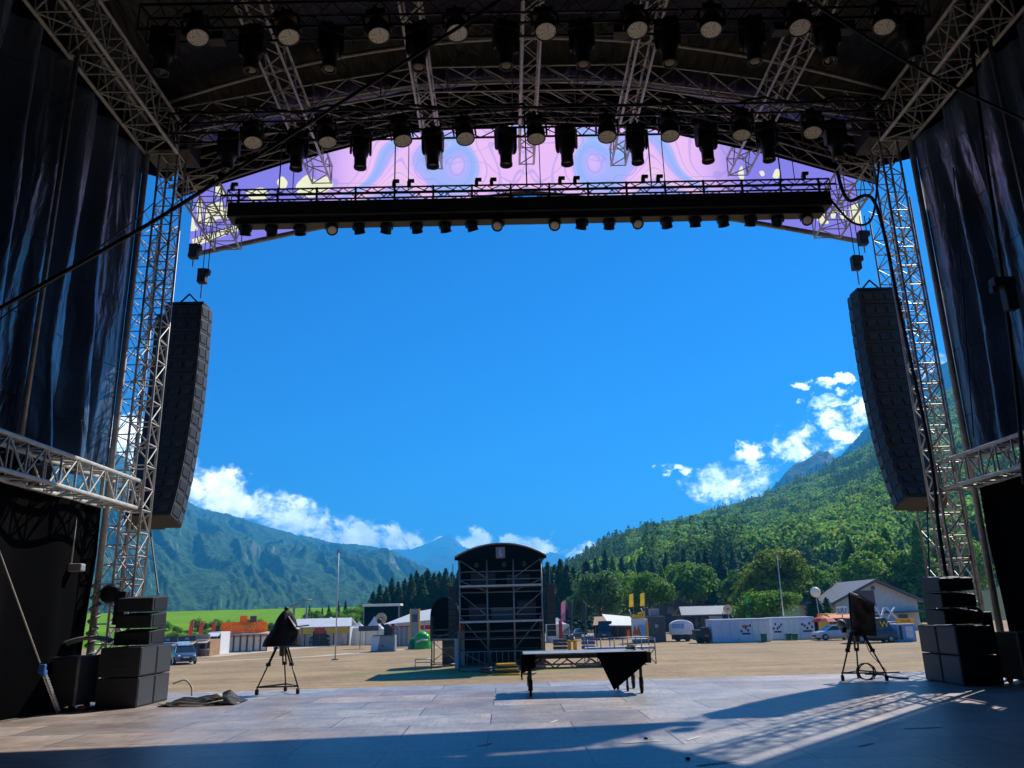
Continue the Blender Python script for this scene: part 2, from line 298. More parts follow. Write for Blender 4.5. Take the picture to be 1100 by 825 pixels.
# ------------------------------------------------------------------ STAGE FLOOR
def floor_mat():
    m = mat('stage_ply', (.36, .35, .35), .38, 0, .3, 1.1, .0, 30); nt = m.node_tree; N = nt.nodes; L = nt.links; b = N['Principled BSDF']
    src = b.inputs['Base Color'].links[0].from_socket; rsrc = b.inputs['Roughness'].links[0].from_socket
    tc = N.new('ShaderNodeTexCoord'); br = N.new('ShaderNodeTexBrick'); mp = N.new('ShaderNodeMapping'); mp.inputs[1].default_value = (.3, .25, 0); L.new(tc.outputs['Object'], mp.inputs[0]); L.new(mp.outputs[0], br.inputs[0])
    br.inputs['Scale'].default_value = 1; br.inputs['Mortar Size'].default_value = .012; br.inputs['Mortar Smooth'].default_value = .3; br.inputs['Brick Width'].default_value = 2.44; br.inputs['Row Height'].default_value = 1.22
    br.offset = .5; br.inputs['Color1'].default_value = (.68, .69, .73, 1); br.inputs['Color2'].default_value = (1.2, 1.16, 1.12, 1); br.inputs['Mortar'].default_value = (.05, .05, .05, 1)
    mx = N.new('ShaderNodeMix'); mx.data_type = 'RGBA'; mx.blend_type = 'MULTIPLY'; mx.inputs[0].default_value = 1; L.new(src, mx.inputs[6]); L.new(br.outputs[0], mx.inputs[7])
    # scuffs: stretched pale scratches and dust specks
    mp2 = N.new('ShaderNodeMapping'); mp2.inputs['Scale'].default_value = (1.2, 14, 1); mp2.inputs['Rotation'].default_value = (0, 0, .5); L.new(tc.outputs['Object'], mp2.inputs[0])
    n = N.new('ShaderNodeTexNoise'); n.inputs['Scale'].default_value = 1.6; n.inputs['Detail'].default_value = 9; n.inputs['Roughness'].default_value = .75; L.new(mp2.outputs[0], n.inputs[0])
    r = N.new('ShaderNodeMapRange'); r.inputs[1].default_value = .52; r.inputs[2].default_value = .68; r.inputs[3].default_value = 0; r.inputs[4].default_value = .75; L.new(n.outputs[0], r.inputs[0])
    m2 = N.new('ShaderNodeMix'); m2.data_type = 'RGBA'; L.new(r.outputs[0], m2.inputs[0]); L.new(mx.outputs[2], m2.inputs[6]); m2.inputs[7].default_value = (.55, .53, .50, 1)
    vo = N.new('ShaderNodeTexVoronoi'); vo.inputs['Scale'].default_value = 4.6; L.new(tc.outputs['Object'], vo.inputs[0])
    r2 = N.new('ShaderNodeMapRange'); r2.inputs[1].default_value = .09; r2.inputs[2].default_value = .04; r2.inputs[3].default_value = 0; r2.inputs[4].default_value = .7; L.new(vo.outputs[0], r2.inputs[0])
    m3 = N.new('ShaderNodeMix'); m3.data_type = 'RGBA'; L.new(r2.outputs[0], m3.inputs[0]); L.new(m2.outputs[2], m3.inputs[6]); m3.inputs[7].default_value = (.62, .60, .57, 1)
    mp4 = N.new('ShaderNodeMapping'); mp4.inputs['Scale'].default_value = (7, 1.1, 1); mp4.inputs['Rotation'].default_value = (0, 0, -.35); L.new(tc.outputs['Object'], mp4.inputs[0])
    n4 = N.new('ShaderNodeTexNoise'); n4.inputs['Scale'].default_value = 2.2; n4.inputs['Detail'].default_value = 9; n4.inputs['Roughness'].default_value = .7; L.new(mp4.outputs[0], n4.inputs[0])
    r4 = N.new('ShaderNodeMapRange'); r4.inputs[1].default_value = .48; r4.inputs[2].default_value = .66; r4.inputs[3].default_value = 0; r4.inputs[4].default_value = .6; L.new(n4.outputs[0], r4.inputs[0])
    m4 = N.new('ShaderNodeMix'); m4.data_type = 'RGBA'; L.new(r4.outputs[0], m4.inputs[0]); L.new(m3.outputs[2], m4.inputs[6]); m4.inputs[7].default_value = (.17, .15, .14, 1)
    n5 = N.new('ShaderNodeTexNoise'); n5.inputs['Scale'].default_value = .22; n5.inputs['Detail'].default_value = 3; L.new(tc.outputs['Object'], n5.inputs[0])
    r5 = N.new('ShaderNodeMapRange'); r5.inputs[1].default_value = .42; r5.inputs[2].default_value = .58; r5.inputs[3].default_value = 0; r5.inputs[4].default_value = .7; L.new(n5.outputs[0], r5.inputs[0])
    m5 = N.new('ShaderNodeMix'); m5.data_type = 'RGBA'; m5.blend_type = 'MULTIPLY'; L.new(r5.outputs[0], m5.inputs[0]); L.new(m4.outputs[2], m5.inputs[6]); m5.inputs[7].default_value = (.95, .72, .58, 1)
    L.new(m5.outputs[2], b.inputs['Base Color'])
    ad = N.new('ShaderNodeMath'); ad.operation = 'MULTIPLY_ADD'; L.new(n.outputs[0], ad.inputs[0]); ad.inputs[1].default_value = .25; L.new(rsrc, ad.inputs[2])
    sb = N.new('ShaderNodeMath'); sb.operation = 'SUBTRACT'; L.new(ad.outputs[0], sb.inputs[0]); sb.inputs[1].default_value = .10; L.new(sb.outputs[0], b.inputs['Roughness'])
    bp = N.new('ShaderNodeBump'); bp.inputs['Strength'].default_value = .35; bp.inputs['Distance'].default_value = .01; L.new(br.outputs['Fac'], bp.inputs['Height']); bp.invert = True; L.new(bp.outputs[0], b.inputs['Normal'])
    b.inputs['Specular IOR Level'].default_value = .6
    return m
K['floor'] = floor_mat()
structure(B().slab([(XL-1.5, -6, -.2), (XR+1.5, -6, -.2), (XR+1.5, 20.72, -.2), (2, 20.55, -.2), (XL-1.5, 20.0, -.2)], (0, 0, .2)).build('stage_floor', 'floor'))
structure(B().slab([(XL-1.5, -6, GZ), (XR+1.5, -6, GZ), (XR+1.5, 20.6, GZ), (2, 20.4, GZ), (XL-1.5, 19.9, GZ)], (0, 0, 1.59)).build('stage_substructure', 'drape'))
# ------------------------------------------------------------------ STAGE ROOF
def pvc_mat(name, bscale, bump, stretch, rough=.3, base=.012, gloss=True, warp=1.2):
    m = mat(name, (base*.5, base, base*1.9) if gloss else (base*.8, base, base*1.3), rough, 0, .35, .6); nt = m.node_tree; N = nt.nodes; L = nt.links; b = N['Principled BSDF']
    tc = N.new('ShaderNodeTexCoord'); mp = N.new('ShaderNodeMapping'); mp.inputs['Scale'].default_value = stretch; L.new(tc.outputs['Object'], mp.inputs[0])
    n = N.new('ShaderNodeTexNoise'); n.inputs['Scale'].default_value = bscale; n.inputs['Detail'].default_value = 4; n.inputs['Distortion'].default_value = warp; L.new(mp.outputs[0], n.inputs[0])
    bp = N.new('ShaderNodeBump'); bp.inputs['Strength'].default_value = bump; bp.inputs['Distance'].default_value = .12; L.new(n.outputs[0], bp.inputs['Height']); L.new(bp.outputs[0], b.inputs['Normal'])
    if not gloss: b.inputs['Specular IOR Level'].default_value = .3; return m
    b.inputs['Specular IOR Level'].default_value = 1.; b.inputs['IOR'].default_value = 1.75; b.inputs['Coat Weight'].default_value = 1.; b.inputs['Coat Roughness'].default_value = rough
    return m
K['curtain'] = pvc_mat('black_pvc_curtain', 1.5, .8, (.8, 3.0, .6), .30, .085, True, .5)
K['canopy'] = pvc_mat('black_pvc_roof', 1.4, 1., (2.6, .5, 1), .36, .011, False)
def zroof(x): u = (x-XC)/9.9; return 16.75-2.0*u*u
def canopy_fn(u, v):
    x = XC-10.6+21.2*u; y = -6+27.4*v; bay = ((y-.4) % 3.5)/3.5
    return (x, y, zroof(x)-.22*math.sin(math.pi*bay)**2+.05*noise.noise((x*.9, y*.5, 0)))
b = B().grid(canopy_fn, 60, 110)
canopy = thing('roof_canopy', 'black arched membrane roof stretched over the stage', 'roof', (XC, 7, 14))
b.build('membrane', 'canopy', canopy, True, world=True, solid=.03)
b = B()
for s in (-1, 1):
    x = XC+s*10.6; b.slab([(x, -6, 12.9), (x, 18.3, 12.9), (x, 21.4, 14.3), (x, 21.4, 15.2), (x, -6, 15.2)], (s*.03, 0, 0))
    b.build('side_skirt', 'drape', canopy, world=True); b = B(); b.slab([(x, -6, 14.62), (x-s*1.2, -6, 14.95), (x-s*1.2, 21.3, 14.95), (x, 21.3, 14.62)], (0, 0, .02)); b.build('side_valance', 'drape', canopy, world=True); b = B()
b = B()
for y in (14.4, 18.0, 19.7, 21.35):
    b.path([(XC-9.7+19.4*i/24, y, zroof(XC-9.7+19.4*i/24)-.38) for i in range(25)], .055, 8)
b.build('purlin', 'alu', canopy, True, world=True)
def truss_into(root, a, b_, side, up, w, h, m, seg, r, rl=None, cross=False):
    a, b_ = Vector(a), Vector(b_); side, up = Vector(side).normalized(), Vector(up).normalized(); rl = rl or r*.55
    L = (b_-a).length; n = max(1, round(L/seg)); offs = [side*(i*w/2)+up*(j*h/2) for i, j in ((-1, -1), (1, -1), (1, 1), (-1, 1))]
    for o in offs: B().tube(a+o, b_+o, r, 8).build('chord', m, root, True, world=True)
    lc = B()
    for k in range(n+1):
        p = a.lerp(b_, k/n)
        if k in (0, n) or cross:
            for i in range(4): lc.tube(p+offs[i], p+offs[(i+1) % 4], rl, 5, cap=False)
        if k < n:
            q = a.lerp(b_, (k+1)/n)
            for i in range(4):
                o1, o2 = (offs[i], offs[(i+1) % 4]) if k % 2 == 0 else (offs[(i+1) % 4], offs[i])
                lc.tube(p+o1, q+o2, rl, 5, cap=False)
    lc.build('lacing', m, root, True, world=True)
def truss(name, label, cat, a, b_, side, up, w, h, m='alu', seg=.55, r=.028, rl=None, group=None, cross=False):
    t = thing(name, label, cat, tuple((Vector(a)+Vector(b_))/2), 0, group); truss_into(t, a, b_, side, up, w, h, m, seg, r, rl, cross); return t
def arch_truss(name, label, pts, depth, h, m, seg=.8, r=.03, rl=.018):
    # pts = bottom chord (x, z); two planes `depth` apart
    y = pts[0][2]; t = thing(name, label, 'truss', (XC, y, 14), 0)
    for dy in (-depth/2, depth/2):
        for dz in (0, h): B().path([(x, y+dy, z+dz) for x, z, _ in pts], r, 8).build('chord', m, t, True, world=True)
    lc = B(); out = []
    for (x0, z0, _), (x1, z1, _) in zip(pts, pts[1:]):
        n = max(1, round(math.hypot(x1-x0, z1-z0)/seg))
        out += [(x0+(x1-x0)*k/n, z0+(z1-z0)*k/n) for k in range(n)]
    out.append(pts[-1][:2])
    for k in range(len(out)-1):
        (x0, z0), (x1, z1) = out[k], out[k+1]
        for dy in (-depth/2, depth/2):
            a, c = ((x0, z0), (x1, z1+h)) if k % 2 else ((x0, z0+h), (x1, z1))
            lc.tube((a[0], y+dy, a[1]), (c[0], y+dy, c[1]), rl, 5, cap=False)
            if k % 2: lc.tube((x0, y+dy, z0), (x0, y+dy, z0+h), rl, 5, cap=False)
        for dz in (0, h): lc.tube((x0, y-depth/2, z0+dz), (x1, y+depth/2, z1+dz), rl, 5, cap=False)
    lc.build('lacing', m, t, True, world=True); return t
arch_truss('arched_roof_truss', 'arched box truss spanning the roof behind the second row of lights', [(x, z, 18.15) for x, z in ((-9.0, 13.35), (-5.6, 14.0), (-2.1, 14.6), (3.8, 14.6), (7.3, 14.0), (10.7, 13.35))], .7, .75, 'alu')
arch_truss('arched_front_truss', 'front arched truss along the top edge of the pink banner', [(x, z, 19.6) for x, z in ((-8.9, 12.9), (-6.0, 13.95), (-2.7, 14.86), (.85, 15.1), (4.4, 14.86), (7.7, 13.95), (10.6, 12.9))], .5, .6, 'alu_dark')
b = B()
pp = [(-8.95, 13.0), (-6.0, 14.02), (-2.7, 14.93), (.85, 15.17), (4.4, 14.93), (7.7, 14.02), (10.65, 13.0)]
for (x0, z0), (x1, z1) in zip(pp, pp[1:]): b.slab([(x0, 19.98, z0-.1), (x1, 19.98, z1-.1), (x1, 19.98, z1+1.3), (x0, 19.98, z0+1.3)], (0, .02, 0))
tag(b.build('roof_pelmet', 'drape'), 'black cloth pelmet along the arch above the banner', 'pelmet')
side_w = ['left', 'right']
def mx(x, s): return x if s == 0 else 2*XC-x
for s in (0, 1):
    sd = side_w[s]
    x = mx(XL+.4, s)
    truss('side_roof_truss', f'long box truss running along the top of the {sd} side curtain', 'truss', (x, 3, 13.45), (x, 17.9, 13.45), (1, 0, 0), (0, 0, 1), .8, .9, 'alu', .62, .042, .022, 'side trusses of the stage', True)
    x = mx(XL+.3, s)
    truss('side_beam_truss', f'box truss along the bottom of the {sd} side curtain, ending at the tower', 'truss', (x, 6, 4.4), (x, 18.2, 4.4), (1, 0, 0), (0, 0, 1), .6, .61, 'alu', .55, .045, .022, 'side trusses of the stage', True)
    x = mx(-8.45, s)
    truss('stage_tower', f'slim lattice tower at the {sd} front corner of the stage', 'tower', (x, 18.45, 0), (x, 18.45, 13.2), (1, 0, 0), (0, 1, 0), .46, .5, 'alu', .5, .03, .017, 'corner towers of the stage', True)
    x = mx(-8.2, s)
    truss('cantilever_truss', f'short lattice truss jutting forward above the {sd} loudspeaker array', 'truss', (x+.35*(1-2*s), 18.9, 12.55), (x+.35*(1-2*s), 21.2, 12.3), (1, 0, 0), (0, 0, 1), .75, .8, 'alu', .45, .03, .016, 'loudspeaker trusses', True)
    # outer scaffold tower
    x0, x1 = mx(-10.7, s), mx(-10.05, s); t = thing('scaffold_tower', f'tall thin scaffold tower with crossed braces outside the {sd} corner', 'tower', ((x0+x1)/2, 22.2, GZ), 0, 'outer scaffold towers')
    for xx in (x0, x1):
        for yy in (21.6, 22.9): B().tube((xx, yy, GZ), (xx, yy, 13.4), .03, 8).build('standard', 'alu_dark', t, True, world=True)
    lg, bc = B(), B(); z = GZ+.4; k = 0
    while z < 13:
        for yy in (21.6, 22.9): lg.tube((x0, yy, z), (x1, yy, z), .02, 5)
        for xx in (x0, x1): lg.tube((xx, 21.6, z), (xx, 22.9, z), .02, 5)
        if k % 2 == 0:
            for yy in (21.6, 22.9): bc.tube((x0, yy, z), (x1, yy, z+1), .014, 5); bc.tube((x1, yy, z), (x0, yy, z+1), .014, 5)
            for xx in (x0, x1): bc.tube((xx, 21.6, z), (xx, 22.9, z+1), .014, 5)
        z += .5; k += 1
    lg.build('ledger', 'alu_dark', t, True, world=True); bc.build('brace', 'alu_dark', t, True, world=True)
    # corner pole, wall poles
    x = mx(XL+.02, s)
    p = thing('corner_pole', f'pale steel pole at the front edge of the {sd} side curtain', 'pole', (x, 17.95, 0), 0, 'poles of the side curtains')
    B().tube((0, 0, 0), (0, 0, 13.0), .075, 10).build('tube', 'alu', p, True)
    w = B(); w.path([(.10*math.cos(a*.9), .10*math.sin(a*.9), .05+a*.035) for a in range(70)], .03, 5); 
    if s == 0: w.build('wrapped_rope', 'rope_white', p, True)
    tag(B().tube((mx(XL+.28, s), 14.05, 4.7), (mx(XL+.28, s), 14.05, 13.0), .05, 8).build('curtain_pole', 'alu_dark', None, True), f'upright steel pole standing in front of the {sd} side curtain', 'pole', 'poles of the side curtains')
    # pleated curtain
    ph = 0 if s == 0 else 40
    def cur(u, v, s=s, ph=ph):
        y = 3+14.9*u; z = 4.72+8.3*v; gather = .35+.65*(1-v); end = min(1, (17.9-y)/.9)
        d = .26*math.sin(y*5.0+2.4*noise.noise((y*.35+ph, z*.12, 1))+.25*z*math.sin(y*.4+ph))+.26*noise.noise((y*.8+ph, z*.16, 4))+.085*math.sin(y*11.5+3*noise.noise((y*.6+ph, z*.18, 7)))+.05*noise.noise((y*6+ph, z*.45, 9))+.03*noise.noise((y*14+ph, z*.8, 3))+.012*noise.noise((y*9+ph, z*6, 5))
        xx = XL-.04+(-.2+d*(.5+.5*gather))*end; return (mx(xx, s), y, z)
    c = thing('side_curtain', f'glossy black pleated plastic curtain hanging down the {sd} side of the stage', 'curtain', (x, 10, 4.7), 0, 'side curtains of the stage')
    B().grid(cur, 420, 110).build('sheet', 'curtain', c, True, world=True)
    hem = B()
    for k in range(5): hem.path([tuple(Vector(cur(i/60, .12+.19*k))+Vector(((1-2*s)*.015, 0, 0))) for i in range(61)], .006, 4)
    hem.build('seam', 'cable', c, True, world=True)
    # lower dark drape, outer skin
    def low(u, v, s=s): y = -6+23.9*u; return (mx(XL-.03+.12*math.sin(y*2.4+1.3*noise.noise((y, v*2, 2)))*(1-.5*v), s), y, .0+4.1*v)
    tag(B().grid(low, 260, 8).build('lower_drape', 'drape', None, True), f'plain black cloth hanging below the {sd} side truss down to the floor', 'curtain', 'lower black drapes')
    xo = mx(XL-1.3, s); tag(B().slab([(xo, -6, -.1), (xo, 17.9, -.1), (xo, 17.9, 14.6), (xo, -6, 14.6)], (.03, 0, 0)).build('side_wall_sheet', 'drape'), f'outer black sheet closing the {sd} side of the stage', 'wall')
    # black gear block at the top of the tower
    x = mx(-8.5, s); t = thing('sleeve_block', f'black steel corner block where the {sd} roof trusses meet the tower', 'block', (x, 18.5, 13.1), 0, 'corner blocks of the roof')
    B().box((0, 0, .75), (1.15, .9, 1.3)).build('housing', 'black', t, bevel=.03)
    k = B()
    for i in range(-2, 3): k.box((i*.22, -.47, .75), (.08, .05, 1.1))
    k.build('rib', 'black_box', t)
tag(B().slab([(XL-1.4, -6, -.1), (XR+1.4, -6, -.1), (XR+1.4, -6, 16.6), (XL-1.4, -6, 16.6)], (0, -.03, 0)).build('unseen_upstage_backdrop', 'drape'), 'unseen black backdrop closing the rear of the stage behind the viewer', 'backdrop')  # out of view; added to keep light from behind off the stage interior
# longitudinal roof trusses
wh = ['furthest left, beside the left curtain', 'left of the middle', 'in the middle of the roof', 'right of the middle', 'furthest right, beside the right curtain']
for i, (dx, z0) in enumerate(((-6.0, 14.2), (-2.7, 14.6), (0, 14.7), (2.7, 14.6), (6.2, 14.2))):
    x = XC+dx
    truss('roof_truss', f'pale box truss running front to back under the roof, {wh[i]}', 'truss', (x, 9, z0+.1), (x, 20.9, z0-.1), (1, 0, 0), (0, 0, 1), .42 if i in (1, 2, 3) else .55, .55, 'alu', .5, .034, .017, 'lengthwise roof trusses')
# ------------------------------------------------------------------ HEADER BANNER
def banner_mat():
    m = bpy.data.materials.new('printed_mesh_banner'); m.use_nodes = True; nt = m.node_tree; N = nt.nodes; L = nt.links; b = N['Principled BSDF']; b.inputs['Roughness'].default_value = .7
    tc = N.new('ShaderNodeTexCoord'); sp = N.new('ShaderNodeSeparateXYZ'); L.new(tc.outputs['Object'], sp.inputs[0])
    ab = N.new('ShaderNodeMath'); ab.operation = 'ABSOLUTE'; L.new(sp.outputs[0], ab.inputs[0])
    cv = N.new('ShaderNodeCombineXYZ'); L.new(ab.outputs[0], cv.inputs[0]); L.new(sp.outputs[2], cv.inputs[1])
    def nzz(sc, dist, off):
        ad = N.new('ShaderNodeVectorMath'); ad.operation = 'ADD'; L.new(cv.outputs[0], ad.inputs[0]); ad.inputs[1].default_value = off
        n = N.new('ShaderNodeTexNoise'); n.inputs['Scale'].default_value = sc; n.inputs['Detail'].default_value = .6; n.inputs['Distortion'].default_value = dist; L.new(ad.outputs[0], n.inputs[0]); return n.outputs[0]
    def mth(op, a, c):
        k = N.new('ShaderNodeMath'); k.operation = op
        for i, v in enumerate((a, c)):
            if isinstance(v, (int, float)): k.inputs[i].default_value = v
            else: L.new(v, k.inputs[i])
        return k.outputs[0]
    n1 = nzz(.24, 1.3, (3, 1, 0)); c = N.new('ShaderNodeValToRGB'); e = c.color_ramp.elements
    e[0].position = .30; e[0].color = (.26, .46, .95, 1); e[1].position = .72; e[1].color = (.36, .42, .95, 1)
    for p, col in ((.37, (.88, .54, .92)), (.45, (.95, .58, .89)), (.485, (.32, .52, .95)), (.525, (.44, .48, .95)), (.56, (.92, .56, .92)), (.64, (.96, .62, .82))):
        k = e.new(p); k.color = (*col, 1)
    L.new(n1, c.inputs[0])
    ln = mth('LESS_THAN', mth('FRACT', mth('MULTIPLY', n1, 30.), 0), .16)
    n3 = nzz(.5, 1.0, (9, 4, 0)); ln2 = mth('LESS_THAN', mth('ABSOLUTE', mth('SUBTRACT', n3, .5), 0), .012)
    mxx = N.new('ShaderNodeMix'); mxx.data_type = 'RGBA'; L.new(mth('MULTIPLY', mth('MAXIMUM', ln, ln2), .5), mxx.inputs[0]); L.new(c.outputs[0], mxx.inputs[6]); mxx.inputs[7].default_value = (.42, .36, .80, 1)
    # violet ends
    r2 = N.new('ShaderNodeMapRange'); r2.interpolation_type = 'SMOOTHSTEP'; r2.inputs[1].default_value = 4.9; r2.inputs[2].default_value = 7.0; L.new(ab.outputs[0], r2.inputs[0])
    m3 = N.new('ShaderNodeMix'); m3.data_type = 'RGBA'; L.new(r2.outputs[0], m3.inputs[0]); L.new(mxx.outputs[2], m3.inputs[6]); m3.inputs[7].default_value = (.26, .24, .78, 1)
    L.new(m3.outputs[2], b.inputs['Base Color'])
    t = N.new('ShaderNodeBsdfTranslucent'); L.new(m3.outputs[2], t.inputs[0]); ms = N.new('ShaderNodeMixShader'); ms.inputs[0].default_value = .9
    L.new(b.outputs[0], ms.inputs[1]); L.new(t.outputs[0], ms.inputs[2]); L.new(ms.outputs[0], N['Material Output'].inputs[0]); return m
K['banner'] = banner_mat()
K['cream_print'] = mat('cream_print', (.95, .92, .62), .7, 0, .05, 2, transl=.9)
K['grey_print'] = mat('grey_print', (.30, .26, .30), .7, 0, .1, 2, transl=.6)
BY = 21.5
def zb_top(x): u = abs(x-XC)/9.95; return 17.0-2.3*u*u
def zb_bot(x): u = abs(x-XC)/9.95; return 13.75-1.85*u**1.25
ban = thing('header_banner', 'arched pink, blue and violet printed banner across the stage front, seen from behind', 'banner', (XC, BY, 14))
B().path([(XC-9.95+19.9*i/40, BY, zb_bot(XC-9.95+19.9*i/40)-.03) for i in range(41)], .075, 8).build('hem_tube', 'alu_dark', ban, True, world=True)
# cream letter shapes, printed reversed as they show from behind: survey outlines on the banner plane
from mathutils.geometry import delaunay_2d_cdt
def flat(pts, k=2):
    q = [((P(x, y, BY).x), (P(x, y, BY).z)) for x, y in pts]
    for _ in range(k): q = [(a[0]*(1-t)+b_[0]*t, a[1]*(1-t)+b_[1]*t) for a, b_ in zip(q, q[1:]+q[:1]) for t in (.2, .8)]
    return q
letters = [flat(q) for q in (
    [(194, 212), (207, 209), (208, 240), (214, 247), (204, 249), (195, 240)], [(211, 214), (217, 213), (218, 240), (212, 243)],
    [(219, 222), (226, 219), (240, 216), (241, 226), (247, 218), (252, 231), (244, 237), (234, 234), (226, 243), (220, 243)],
    [(232, 196), (243, 205), (239, 212), (231, 210)], [(815, 184), (820, 183), (822, 188), (818, 190)], [(829, 191), (833, 181), (838, 182), (837, 192)],
    [(882, 211), (890, 217), (886, 232), (892, 241), (878, 240), (876, 225)], [(893, 224), (899, 225), (897, 235), (892, 234)], [(902, 226), (908, 226), (910, 237), (903, 235)],
    [(912, 222), (919, 219), (930, 215), (933, 240), (925, 243), (918, 241), (914, 237)], [(792, 187), (797, 176), (800, 190), (797, 196)],
    [(296, 196), (303, 188), (310, 196), (305, 206)], [(316, 200), (330, 186), (340, 195), (352, 188), (360, 200), (340, 212), (322, 212)], [(262, 206), (284, 200), (290, 212), (270, 218)])]
strip_ = flat([(206, 257), (252, 243), (262, 241), (262, 246), (208, 265)], 0)
nb = 60; outer = [(XC-9.95+19.9*i/nb, zb_bot(XC-9.95+19.9*i/nb)) for i in range(nb+1)]+[(XC+9.95-19.9*i/nb, zb_top(XC+9.95-19.9*i/nb)) for i in range(nb+1)]
rings = [outer]+letters+[strip_]; vv, ff = [], []
def ccw(r_): return r_ if sum(a[0]*b_[1]-b_[0]*a[1] for a, b_ in zip(r_, r_[1:]+r_[:1])) > 0 else r_[::-1]
for r_ in map(ccw, rings): ff.append(list(range(len(vv), len(vv)+len(r_)))); vv += [Vector(q) for q in r_]
cv, ce, cf, ov_, oe_, of_ = delaunay_2d_cdt(vv, [], ff, 1, 1e-4)
for key in range(len(rings)):
    fs = [f for f, o in zip(cf, of_) if 0 in o and max(o) == key]; us = sorted({i for f in fs for i in f}); ix = {i: k for k, i in enumerate(us)}
    if fs: B().add([(cv[i].x, BY, cv[i].y) for i in us], [[ix[i] for i in f] for f in fs]).build('fabric' if key == 0 else 'text_strip' if key > len(letters) else 'lettering', 'banner' if key == 0 else 'cream_print', ban, world=True)
tx = P(233, 252, BY-.05); tang = -(math.atan2((P(252, 247, BY)-P(214, 258, BY)).z, (P(252, 247, BY)-P(214, 258, BY)).x))
text_mesh('lettering', 'FESTIVAL', 'grey_print', ban, (tx.x-XC, tx.y-BY, tx.z-14), .34, (rad(90), tang, 0), .003, True)
# ------------------------------------------------------------------ LIGHTING TRUSSES AND FIXTURES
T1Y, T1Z, T2Y, T2Z = 13.75, 13.25, 17.05, 13.0
truss('lighting_truss', 'black truss carrying the nearest row of stage lights', 'truss', (XL+1.6, T1Y+.2, T1Z+.3), (XR-1.6, T1Y+.2, T1Z+.3), (0, 1, 0), (0, 0, 1), .4, .6, 'black_truss', .5, .028, .015, 'lighting trusses')
truss('lighting_truss', 'black truss carrying the second row of stage lights', 'truss', (XL+.9, T2Y+.2, T2Z+.28), (XR-.9, T2Y+.2, T2Z+.28), (0, 1, 0), (0, 0, 1), .4, .56, 'black_truss', .5, .028, .015, 'lighting trusses')
b = B()
for k in range(9): b.path([(XL+1.2+2.1*k+.7*j*.5, T2Y+.1+.1*math.sin(j), T2Z+.68+.05*math.sin(j*1.7+k)) for j in range(7)], .035, 6)
tag(b.build('cable_loom', 'cable', None, True), 'bundle of black cables tied along the second lighting truss', 'cables')
def wash_light(label, group):
    t = thing('wash_light', label, 'stage light', (0, 0, 0), 0, group); t.scale = (1.12, 1.12, 1.12)
    B().box((0, .02, .30), (.10, .08, .14)).box((0, .02, .36), (.06, .14, .05)).build('clamp', 'black', t, bevel=.01)
    B().box((0, 0, .16), (.36, .22, .15)).build('base', 'black_box', t, bevel=.02)
    y = B()
    for s in (-1, 1): y.box((s*.235, 0, -.06), (.035, .12, .40))
    y.box((0, 0, .10), (.46, .12, .04)); y.build('yoke', 'black', t, bevel=.012)
    h = B().lathe([(.10, .02), (.15, -.02), (.185, -.10), (.20, -.16), (.20, -.34), (.205, -.36), (.185, -.365), (.183, -.345)], 24).build('head', 'black', t, True)
    B().lathe([(.18, -.346), (.182, -.35), (.12, -.352), (.001, -.353)], 24).build('lens', K['led_lens'], h, False)
    return t
def led_lens():
    m = mat('led_lens', (.85, .80, .72), .3, 0, .05, 3); nt = m.node_tree; N = nt.nodes; L = nt.links; b = N['Principled BSDF']
    tc = N.new('ShaderNodeTexCoord'); vo = N.new('ShaderNodeTexVoronoi'); vo.inputs['Scale'].default_value = 30; L.new(tc.outputs['Object'], vo.inputs[0])
    cr = N.new('ShaderNodeValToRGB'); cr.color_ramp.elements[0].position = .25; cr.color_ramp.elements[0].color = (.9, .86, .78, 1); cr.color_ramp.elements[1].position = .75; cr.color_ramp.elements[1].color = (.5, .46, .40, 1)
    L.new(vo.outputs[0], cr.inputs[0]); L.new(cr.outputs[0], b.inputs['Base Color']); return m
K['led_lens'] = led_lens()
def moving_head(label, group):
    t = thing('moving_head_light', label, 'stage light', (0, 0, 0), 0, group)
    B().box((0, 0, .10), (.10, .08, .14)).build('clamp', 'black', t, bevel=.01)
    B().box((0, 0, -.06), (.48, .34, .20)).build('base', 'black_box', t, bevel=.025)
    y = B()
    for s in (-1, 1): y.slab([(s*.205, -.12, -.13), (s*.205, .12, -.13), (s*.205, .10, -.50), (s*.205, .05, -.58), (s*.205, -.05, -.58), (s*.205, -.10, -.50)], (s*.055, 0, 0))
    y.box((0, 0, -.145), (.42, .2, .03)); y.build('yoke', 'black', t, bevel=.015)
    h = B().lathe([(.08, -.18), (.17, -.21), (.20, -.28), (.20, -.52), (.18, -.62), (.15, -.66), (.145, -.90), (.155, -.91), (.155, -.96), (.125, -.965), (.12, -.93)], 20).build('head', 'black', t, True)
    B().lathe([(.122, -.94), (.09, -.948), (.001, -.952)], 20).build('lens', 'glass', h, True)
    return t
def ordl(i, n):
    return f'{ORD[i]} from the left' if i <= (n-1)//2 else f'{ORD[n-1-i]} from the right'
w0 = None; m0 = None
def place(kind, xs, ypx, y, z, row):
    global w0, m0
    for i, px in enumerate(xs):
        p = P(px, ypx, y); n = len(xs)
        if kind == 'w':
            lab = f'round stage light with a pale lens on the {row} lighting truss, {ordl(i, n)}'
            if w0 is None: o = w0 = wash_light(lab, 'round-lens lights on the trusses')
            else: o = dup(w0, label=lab)
        else:
            lab = f'black moving light pointing straight down from the {row} truss, {ordl(i, n)}'
            if m0 is None: o = m0 = moving_head(lab, 'moving lights hanging under the trusses')
            else: o = dup(m0, label=lab)
        o.location = (p.x, y, z)
        if kind == 'w': o.rotation_euler = (rad(-9+random.uniform(-5, 5)), rad((i-n/2)*2.5+random.uniform(-6, 6)), 0)
        else: o.rotation_euler = (0, 0, random.uniform(-.5, .5))
